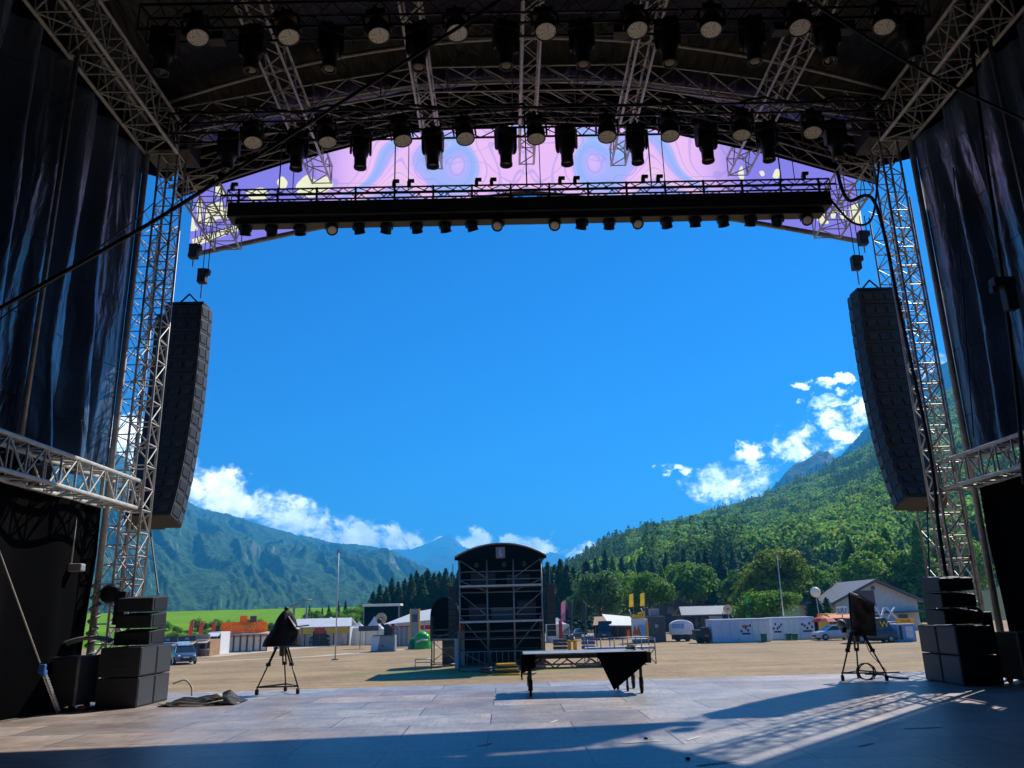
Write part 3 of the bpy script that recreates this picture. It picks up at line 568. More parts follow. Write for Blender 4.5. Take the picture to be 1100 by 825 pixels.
place('w', (210, 307, 405, 490, 585, 682, 765, 858, 953), 28, T1Y, T1Z+.08, 'nearest')
place('m', (177, 272, 355, 450, 543, 625, 717, 808, 888, 980), 40, T1Y+.05, T1Z-.05, 'nearest')
place('w', (271, 350, 430, 498, 575, 652, 719, 798, 874), 140, T2Y, T2Z+.03, 'second')
place('m', (247, 320, 388, 465, 543, 608, 683, 758, 823, 897), 145, T2Y+.05, T2Z-.05, 'second')
for i, px in enumerate((232, 545, 668, 840, 910)):
    p = P(px, 36, T1Y+.1); o = thing('driver_box', f'small black box clamped to the nearest lighting truss, {ordl(i, 5)}', 'box', (p.x, T1Y+.15, T1Z-.06), 0, 'driver boxes on the nearest truss')
    B().box((0, 0, -.08), (.34, .25, .2)).build('case', 'black_box', o, bevel=.02); B().box((0, 0, .05), (.06, .06, .08)).build('clamp', 'black', o)
# batten: flat truss, black beam, row of pars
BTY, BTZ = 18.3, 11.9
x0, x1 = P(247, 205, BTY).x, P(889, 200, BTY).x
bt = thing('light_bar_truss', 'long flat truss with a black boxed beam hanging across the stage opening', 'truss', ((x0+x1)/2, BTY, BTZ))
truss_into(bt, (x0, BTY, BTZ+.02), (x1, BTY, BTZ+.02), (0, 1, 0), (0, 0, 1), .3, .30, 'black_truss', .36, .024, .013)
B().tube((x0-.15, BTY-.15, BTZ+.02), (x1+.15, BTY-.15, BTZ+.02), .03, 8).build('rail', 'black_truss', bt, True, world=True)
B().box(((x0+x1)/2+.0, BTY, BTZ-.42), (x1-x0-.1, .5, .40)).build('beam', 'black_box', bt, world=True, bevel=.03)
B().box(((x0+x1)/2+.0, BTY-.02, BTZ-.73), (x1-x0-.5, .34, .16)).build('lower_rail', 'black', bt, world=True, bevel=.02)
for px in (252, 424, 440, 512, 528, 601, 617, 690, 706, 862):
    p = P(px, 195, BTY); B().box((p.x, BTY-.1, BTZ+.26), (.09, .1, .14)).box((p.x+.05, BTY-.1, BTZ+.36), (.16, .08, .07)).build('hanging_clamp', 'black', bt, world=True)
for k in range(16): B().box((x0+.3+k*(x1-x0-.6)/15, BTY-.17, BTZ-.08), (.05, .05, .52)).build('post', 'black_truss', bt, world=True)
def par(label):
    t = thing('par_light', label, 'stage light', (0, 0, 0), 0, 'small lights under the light bar')
    y = B()
    for s in (-1, 1): y.box((s*.15, 0, -.10), (.02, .05, .22))
    y.box((0, 0, .0), (.32, .05, .03)); y.build('yoke', 'black', t)
    h = B().lathe([(.07, .12), (.12, .08), (.135, 0), (.135, -.14), (.145, -.15), (.145, -.17), (.125, -.172), (.122, -.15)], 18, Matrix.Translation((0, 0, -.14)) @ Matrix.Rotation(rad(38), 4, 'X')).build('can', 'black', t, True)
    B().lathe([(.123, -.151), (.09, -.158), (.001, -.16)], 18, Matrix.Translation((0, 0, -.14)) @ Matrix.Rotation(rad(38), 4, 'X')).build('lens', 'lens', h, True)
    return t
xs = (265, 293, 323, 356, 386, 416, 447, 477, 506, 536, 566, 595, 625, 655, 684, 715, 746, 776, 806, 836, 866); p0 = None
for i, px in enumerate(xs):
    if px == 566: continue
    p = P(px, 238, BTY); face = px in (356, 536, 595, 684, 866)
    lab = (f'small light with pale lens turned to the stage under the light bar, {"left end" if px < 400 else "left of middle" if px == 536 else "right of middle" if px == 595 else "right half" if px == 684 else "right end"}'
           if face else f'small dark light under the light bar, {ORD[i] if i < 10 else ORD[len(xs)-1-i]} from the {"left" if i < 10 else "right"} end')
    if p0 is None: o = p0 = par(lab)
    else: o = dup(p0, label=lab)
    o.location = (p.x, BTY-.02, BTZ-.72); o.rotation_euler = (rad(random.uniform(-8, 8)), rad(random.uniform(-9, 9)), math.pi*.0 + (math.pi if face else 0) + random.uniform(-.3, .3))
# suspension wires
for i, (px, yt) in enumerate(((300, 14.2), (424, 14.4), (566, 14.6), (700, 14.4), (840, 14.2))):
    p = P(px, 200, BTY); tag(B().tube((p.x, BTY, BTZ+.18), (p.x, BTY, yt), .018, 5).tube((p.x+.35, BTY, BTZ+.18), (p.x+.35, BTY, yt), .012, 5).build('suspension_wire', 'cable'), f'pair of thin wires holding up the light bar, {ordl(i, 5)}', 'wire', 'wires of the light bar')
# ------------------------------------------------------------------ LINE ARRAYS
K['array_panel'] = mat('array_rear_panel', (.045, .048, .055), .35, .2, .2, 8)
def line_array(s, outer=False):
    sd = side_w[s]; sg = 1-2*s; x = mx(-9.42 if outer else -8.56, s)
    t = thing('line_array', f'narrower black loudspeaker column tucked behind the main one on the {sd}' if outer else f'tall main hanging column of black loudspeakers at the {sd} of the stage opening', 'loudspeakers', (x, 21.7 if outer else 20.55, 9.95 if outer else 9.85), rad(6*sg) if outer else 0, 'hanging loudspeaker columns')
    if outer: t.scale = (.82, 1, 1)
    B().box((0, 0, .06), (1.0, .5, .07)).tube((-.3, 0, .1), (0, 0, .42), .025).tube((.3, 0, .1), (0, 0, .42), .025).build('rigging_frame', 'black', t)
    p = Vector((0, .3, 0)); a = -2.
    for k in range(16):
        M3 = Matrix.Rotation(rad(-a), 4, 'X')
        h = .385
        def T(q): return M3 @ Vector(q)+p
        b = B(); w0, w1 = .50, .56
        pts = [(-w0, -.62, 0), (w0, -.62, 0), (w1, -.30, 0), (w1, 0, 0), (-w1, 0, 0), (-w1, -.30, 0)]
        b.slab([T(q) for q in pts], T((0, 0, -h+.018))-T((0, 0, 0)))
        cab = b.build('cabinet', 'black_box', t, bevel=.012)
        b = B()
        for xx in (-.3, 0, .3): b.slab([T((xx-.11, -.622, -.10)), T((xx+.11, -.622, -.10)), T((xx+.09, -.622, -.27)), T((xx-.09, -.622, -.27))], T((0, -.025, 0))-T((0, 0, 0)))
        b.slab([T((-.06, -.625, -.05)), T((.06, -.625, -.05)), T((.06, -.625, -.065)), T((-.06, -.625, -.065))], T((0, -.012, 0))-T((0, 0, 0)))
        b.build('rear_panel', 'array_panel', cab)
        b = B(); xs_ = w1+.002
        b.slab([T((sg*xs_, -.28, -.05)), T((sg*xs_, -.03, -.05)), T((sg*xs_, -.03, -.31)), T((sg*xs_, -.28, -.31))], (sg*.012, 0, 0)); b.build('grille', 'grille', cab)
        b = B().slab([T((sg*(w0+.012), -.585, -.07)), T((sg*(w1+.002), -.33, -.07)), T((sg*(w1+.002), -.33, -.29)), T((sg*(w0+.012), -.585, -.29))], (sg*.008, 0, 0)); b.build('side_plate', 'black', cab)
        p = p + (M3 @ Vector((0, 0, -h))); a += .55+.17*k
    q = p
    if outer: return
    B().tube((0, q.y-.5, q.z+.02), (mx(-7.55, s)-x, -2.6, 2.2-9.85), .02, 5).build('tether', 'cable', t)
    # hoist
    for j, (dx, z) in enumerate(((.35*sg, 10.75), (.05*sg, 11.5))):
        hst = thing('chain_hoist', f'{"lower" if j == 0 else "upper"} black chain hoist above the {sd} loudspeaker column', 'hoist', (x+dx, 20.45, z), 0, 'chain hoists at the loudspeakers')
        B().box((0, 0, 0), (.24, .22, .42)).box((.12, 0, .12), (.16, .2, .16)).build('motor', 'black_box', hst, bevel=.03)
        B().tube((0, 0, -.2), (0, 0, 10.1-z if j == 0 else -.45), .02).build('chain', 'chain', hst)
        B().tube((0, 0, .2), (0, 0, 12.2-z), .012).tube((.14, 0, .2), (.14, 0, 12.2-z), .012).build('rope', 'cable', hst)
for s in (0, 1): line_array(s); line_array(s, True)
# ------------------------------------------------------------------ SUBS AND FRONT FILLS
def sub(label, loc):
    t = thing('subwoofer', label, 'loudspeaker', loc, 0, 'bass cabinets at the stage corners')
    B().box((0, 0, .285), (.80, .76, .555)).build('cabinet', 'black_box', t, bevel=.012)
    B().box((0, -.385, .4), (.16, .012, .09)).box((0, -.385, .2), (.5, .008, .012)).build('handle', 'black', t)
    B().box((.404, 0, .285), (.012, .69, .50)).build('grille', 'grille', t); B().box((-.404, 0, .285), (.012, .69, .50)).build('grille', 'grille', t)
    return t
s0 = None; f0 = None
for s in (0, 1):
    sd = side_w[s]; x = mx(-7.73, s)
    for lv in (0, 1):
        for k in (0, 1):
            lab = f'{"upper" if lv else "lower"} black bass cabinet at the {sd} stage corner, {"nearer" if k == 0 else "farther"} pair'
            if s0 is None: o = s0 = sub(lab, (x, 17.24, 0))
            else: o = dup(s0, (x, 17.24+.775*k, .575*lv), 0, lab)
    for k in range(3):
        lab = f'{("lowest", "middle", "top")[k]} of three slim black speakers stacked on the {sd} bass cabinets'
        if f0 is None:
            f0 = o = thing('fill_speaker', lab, 'loudspeaker', (0, 0, 0), 0, 'small speakers on the bass cabinets')
            B().slab([(-.36, -.38, .02), (.36, -.38, .02), (.36, -.38, .26), (-.36, -.38, .26)], (0, .02, 0)).slab([(-.36, -.36, .01), (-.36, .38, 0), (-.36, .38, .325), (-.36, -.36, .27)], (.72, 0, 0)).build('cabinet', 'black_box', o, bevel=.01)
            B().box((.366, .02, .16), (.012, .62, .22)).build('side_plate', 'black', o)
        else: o = dup(f0, label=lab)
        o.location = (mx(-7.68, s), 17.55, 1.16+.335*k); o.rotation_euler = (0, 0, .0 if s == 0 else math.pi*0)
# ------------------------------------------------------------------ CABLES, ROPES, CORNER CLUTTER
def cable(name, label, pts, r, m='cable', cat='cable', sag=.0, group=None):
    pts = [Vector(p) for p in pts]; out = []
    if len(pts) == 2:
        for i in range(21): t = i/20; q = pts[0].lerp(pts[1], t); q.z -= sag*4*t*(1-t); out.append(q)
    else:
        for i in range(len(pts)-1):
            a, b_, c_, d_ = pts[max(i-1, 0)], pts[i], pts[i+1], pts[min(i+2, len(pts)-1)]
            for k in range(8):
                t = k/8; out.append(.5*((2*b_)+(c_-a)*t+(2*a-5*b_+4*c_-d_)*t*t+(3*b_-a-3*c_+d_)*t**3))
        out.append(pts[-1])
    return tag(B().path(out, r, 6).build(name, m, None, True), label, cat, group)
cable('guy_cable', 'thick black cable slung diagonally across the upper left of the stage', [P(-30, 348, 11.6), P(130, 258, 12.2), P(200, 216, 12.6), P(345, 124, 12.9), P(560, -14, 13.2)], .035)
cable('thin_cable', 'thin black line running just under the thick diagonal cable on the left', [P(-10, 350, 12.0), P(130, 248, 14), P(165, 218, 17)], .012)
cable('guy_cable', 'thick black cable slung diagonally across the upper right of the stage', [P(845, -15, 13.2), P(980, 70, 12.6), P(1120, 138, 12.0)], .03)
for s in (1,):
    x = mx(-8.0, s)
    cable('power_cable', f'fat black power cable looping from the roof corner down the {side_w[s]} tower', [(x+(.9 if s == 0 else -1.1), 18.0, 12.2), (x+(.4 if s == 0 else -.9), 18.05, 11.4), (x+(.0 if s == 0 else -.2), 18.1, 11.3), (x, 18.15, 8), (x+(-.1 if s == 0 else .1), 18.1, 4.8), (x, 18.1, 3), (x, 18.1, .1)], .045)
cable('power_cable', 'black cable drooping from the right end of the light bar to the tower', [(x1, BTY, BTZ-.3), (x1+.5, BTY, BTZ-1.0), (x1+1.0, BTY, BTZ-.9), (x1+1.4, BTY+.1, BTZ+.4), (x1+1.5, BTY+.1, 12.9)], .03)
cable('drop_cable', 'black cable hanging down in front of the right side curtain', [P(1038, -10, 14.0), P(1052, 120, 14.2), P(1076, 290, 14.4), P(1092, 420, 14.6), P(1100, 520, 14.7)], .04)
p = P(1078, 310, 14.35); o = thing('cable_box', 'black junction box hanging on a cable by the right curtain', 'box', tuple(p))
B().box((0, 0, .12), (.42, .22, .2)).box((.08, 0, -.2), (.22, .2, .5)).build('housing', 'black_box', o, bevel=.03); B().box((-.2, 0, -.02), (.1, .12, .12)).build('socket', 'black', o)
for i, (a, c_) in enumerate((((1024, 180), (1046, 470)), ((1070, 90), (1100, 330)))): cable('rigging_line', f'thin dark line hanging against the right curtain, {("farther", "nearer")[i]} one', [P(*a, 15.5), P(*c_, 15.6)], .012)
# chain guy at left
def PX(px, py, X): r = ray(px, py)*(X/ray(px, py)[0]); return Vector((r[0], r[1], r[2]+EYE))
p0_, p1_, p2_ = PX(-6, 578, -8.5), PX(43, 712, -8.5), PX(63, 765, -8.5)
gt = thing('guy_rope', 'grey guy rope ending in a chain fixed to the floor at the far left', 'rope', tuple(p2_))
B().tube(p0_, p1_, .013, 6).build('rope', 'rope_white', gt, True, world=True)
B().box(tuple(p1_.lerp(p2_, .12)), (.12, .08, .16)).box(tuple(p1_.lerp(p2_, .2)), (.08, .12, .10)).build('shackle', 'blue_strap', gt, world=True, bevel=.02)
ch = B(); n = 26
for k in range(n):
    q = p1_.lerp(p2_, .25+.75*k/n); d = (p2_-p1_).normalized(); a = d.orthogonal().normalized(); a = a if k % 2 else d.cross(a)
    ch.path([q+(d*math.cos(t*math.pi/4)*.048+a*math.sin(t*math.pi/4)*.036) for t in range(9)], .012, 5)
ch.build('chain', 'chain', gt, True, world=True)
cable('tension_line', 'thin grey line running from the floor up to the left bass cabinets', [G(64, 752, 0)+Vector((0, 0, .03)), P(112, 692, 17.0)], .008, 'rope_white')
o = cable('floor_cable', 'loose black cable ends and a plank lying at the foot of the left chain', [G(35, 765, .03), G(60, 762, .03), G(85, 762, .03), G(110, 758, .03)], .03)
o = thing('power_plug', 'red power plug lying on the floor beside the left bass cabinets', 'plug', tuple(G(87, 764, .0)))
B().tube((-.06, 0, .05), (.08, 0, .05), .045, 12).build('body', 'red_plastic', o, True); B().tube((.08, 0, .05), (.3, .02, .02), .015, 6).build('lead', 'cable', o, True)
p = P(76, 610, 16.8); o = thing('hanging_hoist', 'grey metal hoist block hanging on a chain in the dark left corner', 'hoist', tuple(p))
B().box((0, 0, 0), (.52, .2, .16)).box((-.22, 0, .06), (.1, .22, .12)).build('body', 'sail', o, bevel=.03); B().tube((0, 0, .08), (-.02, 0, 4.1-p.z), .018, 6).build('chain', 'rope_white', o, True)
B().path([(-.1, 0, -.08), (-.14, 0, -.3), (-.12, .02, -.6)], .05, 6).build('chain_bag', 'grey', o, True)
p = P(52, 667, 16.4); o = thing('rescue_tag', 'small red tag hanging in the dark on the left', 'tag', tuple(p)); B().lathe([(.02, .12), (.05, .08), (.045, -.08), (.02, -.12)], 10).build('body', 'red_plastic', o, True); B().tube((0, 0, .1), (.05, .02, 1.3), .006).build('cord', 'cable', o)
for s in (0, 1):
    p = P(118, 638, 18.0) if s == 0 else P(1046, 660, 17.9); p.x += .0
    o = thing('round_lamp', f'round black lamp fixed low on the {side_w[s]} stage tower', 'lamp', tuple(p), 0, 'round lamps on the towers')
    B().lathe([(.12, .1), (.2, .05), (.21, -.02), (.19, -.04)], 20, Matrix.Rotation(rad(90), 4, 'X')).build('housing', 'black', o, True); B().box((.25, .05, -.3), (.24, .2, .7)).build('ballast', 'black_box', o, bevel=.02)
    x = mx(-8.75, s); o = thing('road_case', f'black flight case standing behind the {side_w[s]} bass cabinets', 'case', (x, 16.9, 0), 0, 'flight cases in the corners')
    B().box((0, 0, .55), (.8, .8, .9)).build('body', 'black_box', o, bevel=.02)
    for i in (-1, 1):
        for j in (-1, 1): B().box((i*.4, j*.4, .55), (.04, .04, .92)).build('edging', 'alu_dark', o); B().tube((i*.3, j*.3-.02, .06), (i*.3, j*.3+.02, .06), .06, 10).build('castor', 'rubber', o)
p = P(92, 687, 17.2); o = tag(B().grid(lambda u, v: (p.x-.5+1.0*u, p.y-.25+.5*v, p.z-.12+.16*math.sin(u*2.6)+.03*math.sin(v*9)), 16, 8).build('tarpaulin', 'sail', None, True, solid=.02), 'curved grey plastic sheet lying on the case left of the bass cabinets', 'sheet')
p = G(1030, 742, 0); cable('floor_cable', 'black cable lying on the floor beside the right bass cabinets', [(8.75, 18.6, .02), (8.6, 19.2, .02), (8.75, 19.8, .02), (8.5, 20.2, .02), (9.4, 20.4, .02)], .02)
cable('hose', 'pale hose arching out of the left bass cabinets to the stage edge', [(-7.4, 18.8, .30), (-7.2, 18.95, .36), (-7.06, 19.0, .2), (-7.02, 18.95, .03)], .022, 'rope_white', 'hose')
# crumpled black covers
p = G(216, 757, 0); cov = thing('crumpled_cover', 'crumpled black cover with pale cables lying on the floor at the left stage edge', 'cover', tuple(p))
def crump(u, v):
    x = -.75+1.5*u; y = -.3+.9*v; e = min(u, 1-u, v, 1-v)*5; e = min(1, e)
    return (x, y, .02+.55*e*(.10+.24*abs(noise.noise((u*3.2, v*2.6, 5)))+.16*max(0, noise.noise((u*6, v*5, 9)))+(.12 if u > .7 else 0)))
B().grid(crump, 40, 26).build('sheet', 'matt_black', cov, True, solid=.01)
B().path([(-.6, -.25, .07), (-.3, -.32, .1), (-.1, -.25, .06), (.2, -.35, .05), (.5, -.2, .09)], .012, 5).path([(-.9, .1, .03), (-.5, -.34, .03), (.1, -.4, .02), (.8, -.1, .02)], .012, 5).path([(.25, -.1, .14), (.36, -.16, .18), (.42, -.1, .15)], .05, 6).build('cord', 'rope_white', cov, True)
# ------------------------------------------------------------------ CAMERA TRIPODS
def tripod(loc, rz, label):
    t = thing('camera_tripod', label, 'tripod', loc, rz, 'covered tripods at the stage edge')
    ft = [Vector((.52*math.cos(a), .52*math.sin(a), 0)) for a in (rad(210), rad(330), rad(90))]
    for f in ft:
        top = Vector((f.x*.25, f.y*.25, 1.0)); lo = Vector((f.x*.97, f.y*.97, .17)); sd_ = Vector((-f.y, f.x, 0)).normalized()*.035; mid = top.lerp(lo, .45)
        l = B().tube(top+sd_, mid+sd_, .022).tube(top-sd_, mid-sd_, .022).tube(mid, lo, .018).box(tuple(mid), (.09, .09, .07)).build('leg', 'black', t, True)
        B().tube(f+Vector((-.03, 0, .06)), f+Vector((.03, 0, .06)), .06, 14).tube(f+Vector((0, 0, .06)), f+Vector((0, 0, .18)), .018).build('castor', 'rubber', l, True)
    sp = B()
    for i in range(3): sp.tube(ft[i]+Vector((0, 0, .16)), ft[(i+1) % 3]+Vector((0, 0, .16)), .018)
    sp.build('dolly_bar', 'black', t, True)
    B().lathe([(.06, .8), (.07, 1.0), (.13, 1.02), (.13, 1.08), (.06, 1.12)], 14).build('head', 'black', t, True)
    return t
tl = tripod((-5.17, 19.3, 0), rad(2), 'black wheeled tripod at the left stage edge under a draped black cover')
def drape_fn(u, v):
    a = u*2*math.pi; h = v; r = (.36*(1-h)**.75+.07)*(1+.16*math.sin(a*3+1)+.12*noise.noise((math.cos(a)*1.6, math.sin(a)*1.6, h*3)))
    return (r*math.cos(a)*1.0-.03+.12*(h-.3), r*math.sin(a)*.9, 1.02+.78*h)
c = tag(B().grid(drape_fn, 40, 22).build('camera_cover', 'matt_black', None, True, solid=.01), 'black cloth cover draped to a peak over the left tripod', 'cover', 'covers on the tripods'); c.location = (-5.17, 19.3, 0)
B().ball((.05, 0, 1.83), .055).build('knob', 'black', c, True)
B().slab([(.12, -.12, 1.66), (.32, -.16, 1.38), (.34, .12, 1.36), (.14, .1, 1.68)], (.015, 0, .01)).build('flap', 'sail', c)
B().tube((.2, -.1, 1.42), (.62, -.14, 1.46), .015).box((.28, -.1, 1.30), (.2, .14, .12)).build('pan_bar', 'black', c)
tr = tripod((7.85, 18.85, 0), rad(-14), 'black wheeled tripod at the right stage edge holding a tilted covered screen')
sc = thing('covered_screen', 'flat screen in a wrinkled khaki cover leaning on the right tripod', 'screen', (7.85, 18.85, 0), 0, 'covers on the tripods')
M_ = Matrix.Rotation(rad(-14), 4, 'Z') @ Matrix.Rotation(rad(-12), 4, 'X') @ Matrix.Rotation(rad(5), 4, 'Y')
def scr(u, v, s=1):
    q = M_ @ Vector((-.26+.52*u, s*(.035+.03*noise.noise((u*3, v*4, s*3)))*math.sin(math.pi*min(1, max(0, u)))**.3, -.45+.92*v-.22*u*v)); return (q.x+.2, q.y, q.z+1.38)
g1 = B().grid(lambda u, v: scr(u, v, -1), 18, 22); n_ = len(g1.v); g2 = B().grid(lambda u, v: scr(u, v, 1), 18, 22); g1.add(g2.v, g2.f); g1.build('cover', 'khaki', sc, True)
e_ = [scr(0, 1, -1), scr(.5, 1, -1), scr(1, 1, -1)]; B().path([Vector(q)+Vector((0, -.02, .015)) for q in e_], .028, 6).build('top_strip', 'sail', sc, True)
B().path([Vector(scr(0, 0, -1)), Vector(scr(0, .5, -1)), Vector(scr(0, 1, -1))], .022, 6).build('edge_bar', 'black', sc, True)
B().box((.08, 0, .98), (.36, .2, .12)).box((-.28, 0, 1.08), (.1, .1, .16)).build('bracket', 'black', sc, bevel=.02); B().ball((-.33, -.02, 1.2), .1).build('monitor_ball', 'grey', sc, True)
b = B()
for k in range(4): b.path([(7.8+.19*math.cos(a*.45+k), 18.45+.03*k+.04*math.sin(a*.9), .2+.17*math.sin(a*.45+k)) for a in range(15)], .012, 5)
tag(b.build('cable_coil', 'cable', None, True), 'coil of black cable hanging on the right tripod dolly', 'cable')
cable('thin_cable', 'thin cable hanging from the right tripod screen to the dolly', [(7.9, 18.7, 1.0), (7.98, 18.6, .6), (8.1, 18.55, .4), (8.25, 18.5, .2)], .008)
# ------------------------------------------------------------------ ROLLING RISER
rs = thing('rolling_riser', 'low grey rolling stage platform with a black cloth hanging from its front edge', 'platform', (1.55, 17.75, 0))
B().box((0, 0, .78), (2.5, 1.25, .05)).build('deck', 'riser_top', rs, bevel=.008)
B().box((0, -.63, .735), (2.52, .03, .07)).box((0, .63, .735), (2.52, .03, .07)).box((-1.25, 0, .735), (.03, 1.22, .07)).box((1.25, 0, .735), (.03, 1.22, .07)).build('rim', 'black', rs)
for yy in (-.6, .6):
    l = B(); l.tube((-1.15, yy, .52), (1.15, yy, .52), .022)
    for k in range(9): l.tube((-1.1+k*.245, yy, .68 if k % 2 else .52), (-1.1+(k+1)*.245, yy, .52 if k % 2 else .68), .014, 5)
    l.build('lattice', 'alu_dark', rs, True)
for i in (-1, 1):
    for j in (-1, 1):
        q = B().tube((i*1.12, j*.55, .15), (i*1.12, j*.55, .7), .032, 8).tube((i*1.12, j*.55, .1), (i*1.12, j*.55, .3), .045, 8).build('leg', 'black', rs, True)
        B().tube((i*1.12-.025, j*.55, .085), (i*1.12+.025, j*.55, .085), .085, 16).build('castor', 'rubber', q, True)
for (xx, yy) in ((.75, .3), (.9, -.1)):
    q = B().tube((xx, yy, .1), (xx, yy, .68), .025, 8).build('leg', 'black', rs, True); B().tube((xx-.02, yy, .07), (xx+.02, yy, .07), .07, 14).build('castor', 'rubber', q, True)
def val(u, v):
    x = .25+1.0*u; bt_ = .72-(.62*(1-abs(u-.30)/.30) if u < .30 else .62*(1-(u-.30)/.70)*.98)-.12*u
    return (x, -.665-.012*math.sin(u*9+v*2)-.01*v, .80-(.80-min(bt_, .70))*v)
B().grid(val, 40, 14).build('valance', 'drape', rs, True, solid=.006)
B().grid(lambda u, v: (-1.29-.015*math.sin(u*14), -.66+1.32*u, .80-(.42+.1*math.sin(u*5))*v), 24, 8).build('end_cloth', 'drape', rs, True, solid=.006)
B().grid(lambda u, v: (-1.29+.28*u, -.672-.01*math.sin(u*8), .80-(.36-.1*u)*v), 10, 6).build('end_cloth', 'drape', rs, True, solid=.006)
B().box((1.28, -.3, .68), (.14, .6, .22)).build('end_box', 'black', rs, bevel=.02)
B().path([(1.0+.1*math.cos(k*.7), -.2+.14*math.sin(k*.7), .82+.004*k) for k in range(22)], .013, 5).build('cable_coil', 'cable', rs, True)
# bits of tape and litter on the floor
K['tape_white'] = mat('white_tape', (.6, .6, .58), .6, 0, .2, 20)
tp = [(690, 797, .5, .3), (745, 793, .35, .9), (905, 760, .4, .2), (990, 782, .5, .1), (595, 775, .3, 1.2), (805, 771, .35, .5), (670, 760, .25, .1), (400, 766, .2, .6), (300, 752, .35, .2), (520, 800, .25, .9), (770, 820, .5, .4), (930, 800, .3, .7)]
for i, (x, y, l_, a) in enumerate(tp):
    q = G(x, y, .004); o = B().slab([(-l_/2, -.02, 0), (l_/2, -.025, 0), (l_/2+.03, .02, 0), (-l_/2, .025, 0)], (0, 0, .002)).build('tape_mark', 'tape_white'); o.location = q; o.rotation_euler = (0, 0, a)
    tag(o, 'short scuffed strip of pale tape stuck on the stage floor', 'tape', 'tape marks on the stage floor')
for i, (x, y) in enumerate(((694, 794), (739, 816))):
    q = G(x, y, 0); o = tag(B().ball((0, 0, .012), .03, (1, .8, .5)).build('litter', 'black', None, True), f'small dark lump of litter on the bare stage floor, {("farther", "nearer")[i]} one', 'litter'); o.location = q
# ------------------------------------------------------------------ FRONT OF HOUSE TOWER
ft = thing('sound_tower', 'tall black covered scaffold tower with a curved roof in the middle of the field', 'tower', (-.36, 53, GZ))
HX = 2.72; cols = (-2.68, -.92, .78, 2.58)
for xx in cols:
    for yy in (0, 4.2): B().tube((xx, yy, 0), (xx, yy, 7.0), .055, 8).build('standard', 'alu_dark', ft, True)
lg = B(); br = B()
for z in (.25, 1.15, 1.9, 2.35, 3.35, 3.75, 4.75, 5.55, 6.05):
    for yy in (0, 4.2): lg.tube((cols[0], yy, z), (cols[3], yy, z), .03, 6)
    for xx in (cols[0], cols[3]): lg.tube((xx, 0, z), (xx, 4.2, z), .03, 6)
lg.build('ledger', 'alu_dark', ft, True)
for (i, j, a, c) in ((0, 1, 6.8, 5.6), (2, 3, 5.6, 6.8), (0, 1, 5.5, 4.8), (2, 3, 4.8, 5.5), (0, 1, 4.7, 3.3), (2, 3, 3.3, 4.7), (0, 1, 3.3, 1.3), (2, 3, 1.3, 3.3), (0, 1, 1.2, .3), (2, 3, .5, 1.2)): br.tube((cols[i], -.06, a), (cols[j], -.06, c), .03, 6)
br.build('brace', 'alu_dark', ft, True)
for z in (2.95, 5.15): B().box((-.05, 2.0, z), (5.3, 4.3, .12)).build('deck', 'alu', ft)
B().box((-.05, 2, .12), (5.3, 4.3, .16)).build('base_frame', 'alu_dark', ft)
B().slab([(-2.75, 4.3, 0), (2.65, 4.3, 0), (2.65, 4.3, 7.3), (-2.75, 4.3, 7.3)], (0, .03, 0)).build('rear_cover', 'drape', ft)
for xx in (-2.78, 2.66): B().slab([(xx, .15, 0), (xx, 4.3, 0), (xx, 4.3, 7.2), (xx, .15, 7.2)], (.03, 0, 0)).build('side_cover', 'drape', ft)
for z in (3.1, 5.3): B().slab([(-2.7, 2.2, z), (2.6, 2.2, z), (2.6, 2.2, z+1.95), (-2.7, 2.2, z+1.95)], (0, .02, 0)).build('inner_cover', 'drape', ft)
def arc(y, t=0): return [(-2.98+5.92*i/20, y, 6.95+t+.82*(1-(abs(i-10)/10)**2.1)) for i in range(21)]
rb = B(); a0, a1 = arc(-.35), arc(4.6); vs = a0+a1; n = 21
rb.add(vs, [(i, i+1, n+i+1, n+i) for i in range(n-1)]); rb.build('roof', 'black_box', ft, True, solid=.05)
fb = B(); vs = arc(-.3)+[(-2.98+5.92*i/20, -.3, 6.78) for i in range(21)]; fb.add(vs, [(i, n+i, n+i+1, i+1) for i in range(n-1)]); fb.build('gable_panel', K['drape'], ft, solid=.03)
B().path(arc(-.36, .02), .05, 8).build('roof_edge_tube', 'alu_dark', ft, True)
em = B().box((-.02, -.34, 7.2), (.52, .03, .62)).build('emblem', 'slate_print', ft)
f_ = B()
for sx in (-1, 1): f_.box((-.02+sx*.27, -.36, 7.2), (.05, .04, .70))
for sz in (-1, 1): f_.box((-.02, -.36, 7.2+sz*.33), (.58, .04, .05))
f_.build('frame', 'wood', em); text_mesh('symbol', 'S', 'text_white', em, (-.02, -.37, 7.11), .46, ext=.01); text_mesh('crown_mark', '^', 'text_white', em, (-.02, -.37, 7.33), .3, ext=.01)
rl = B()
for k in range(15): rl.tube((-2.6+k*.37, -.15, .15), (-2.6+k*.37, -.15, 1.15), .016, 5)
rl.tube((-2.65, -.15, 1.15), (2.6, -.15, 1.15), .02, 5); rl.build('railing', 'grey', ft, True)
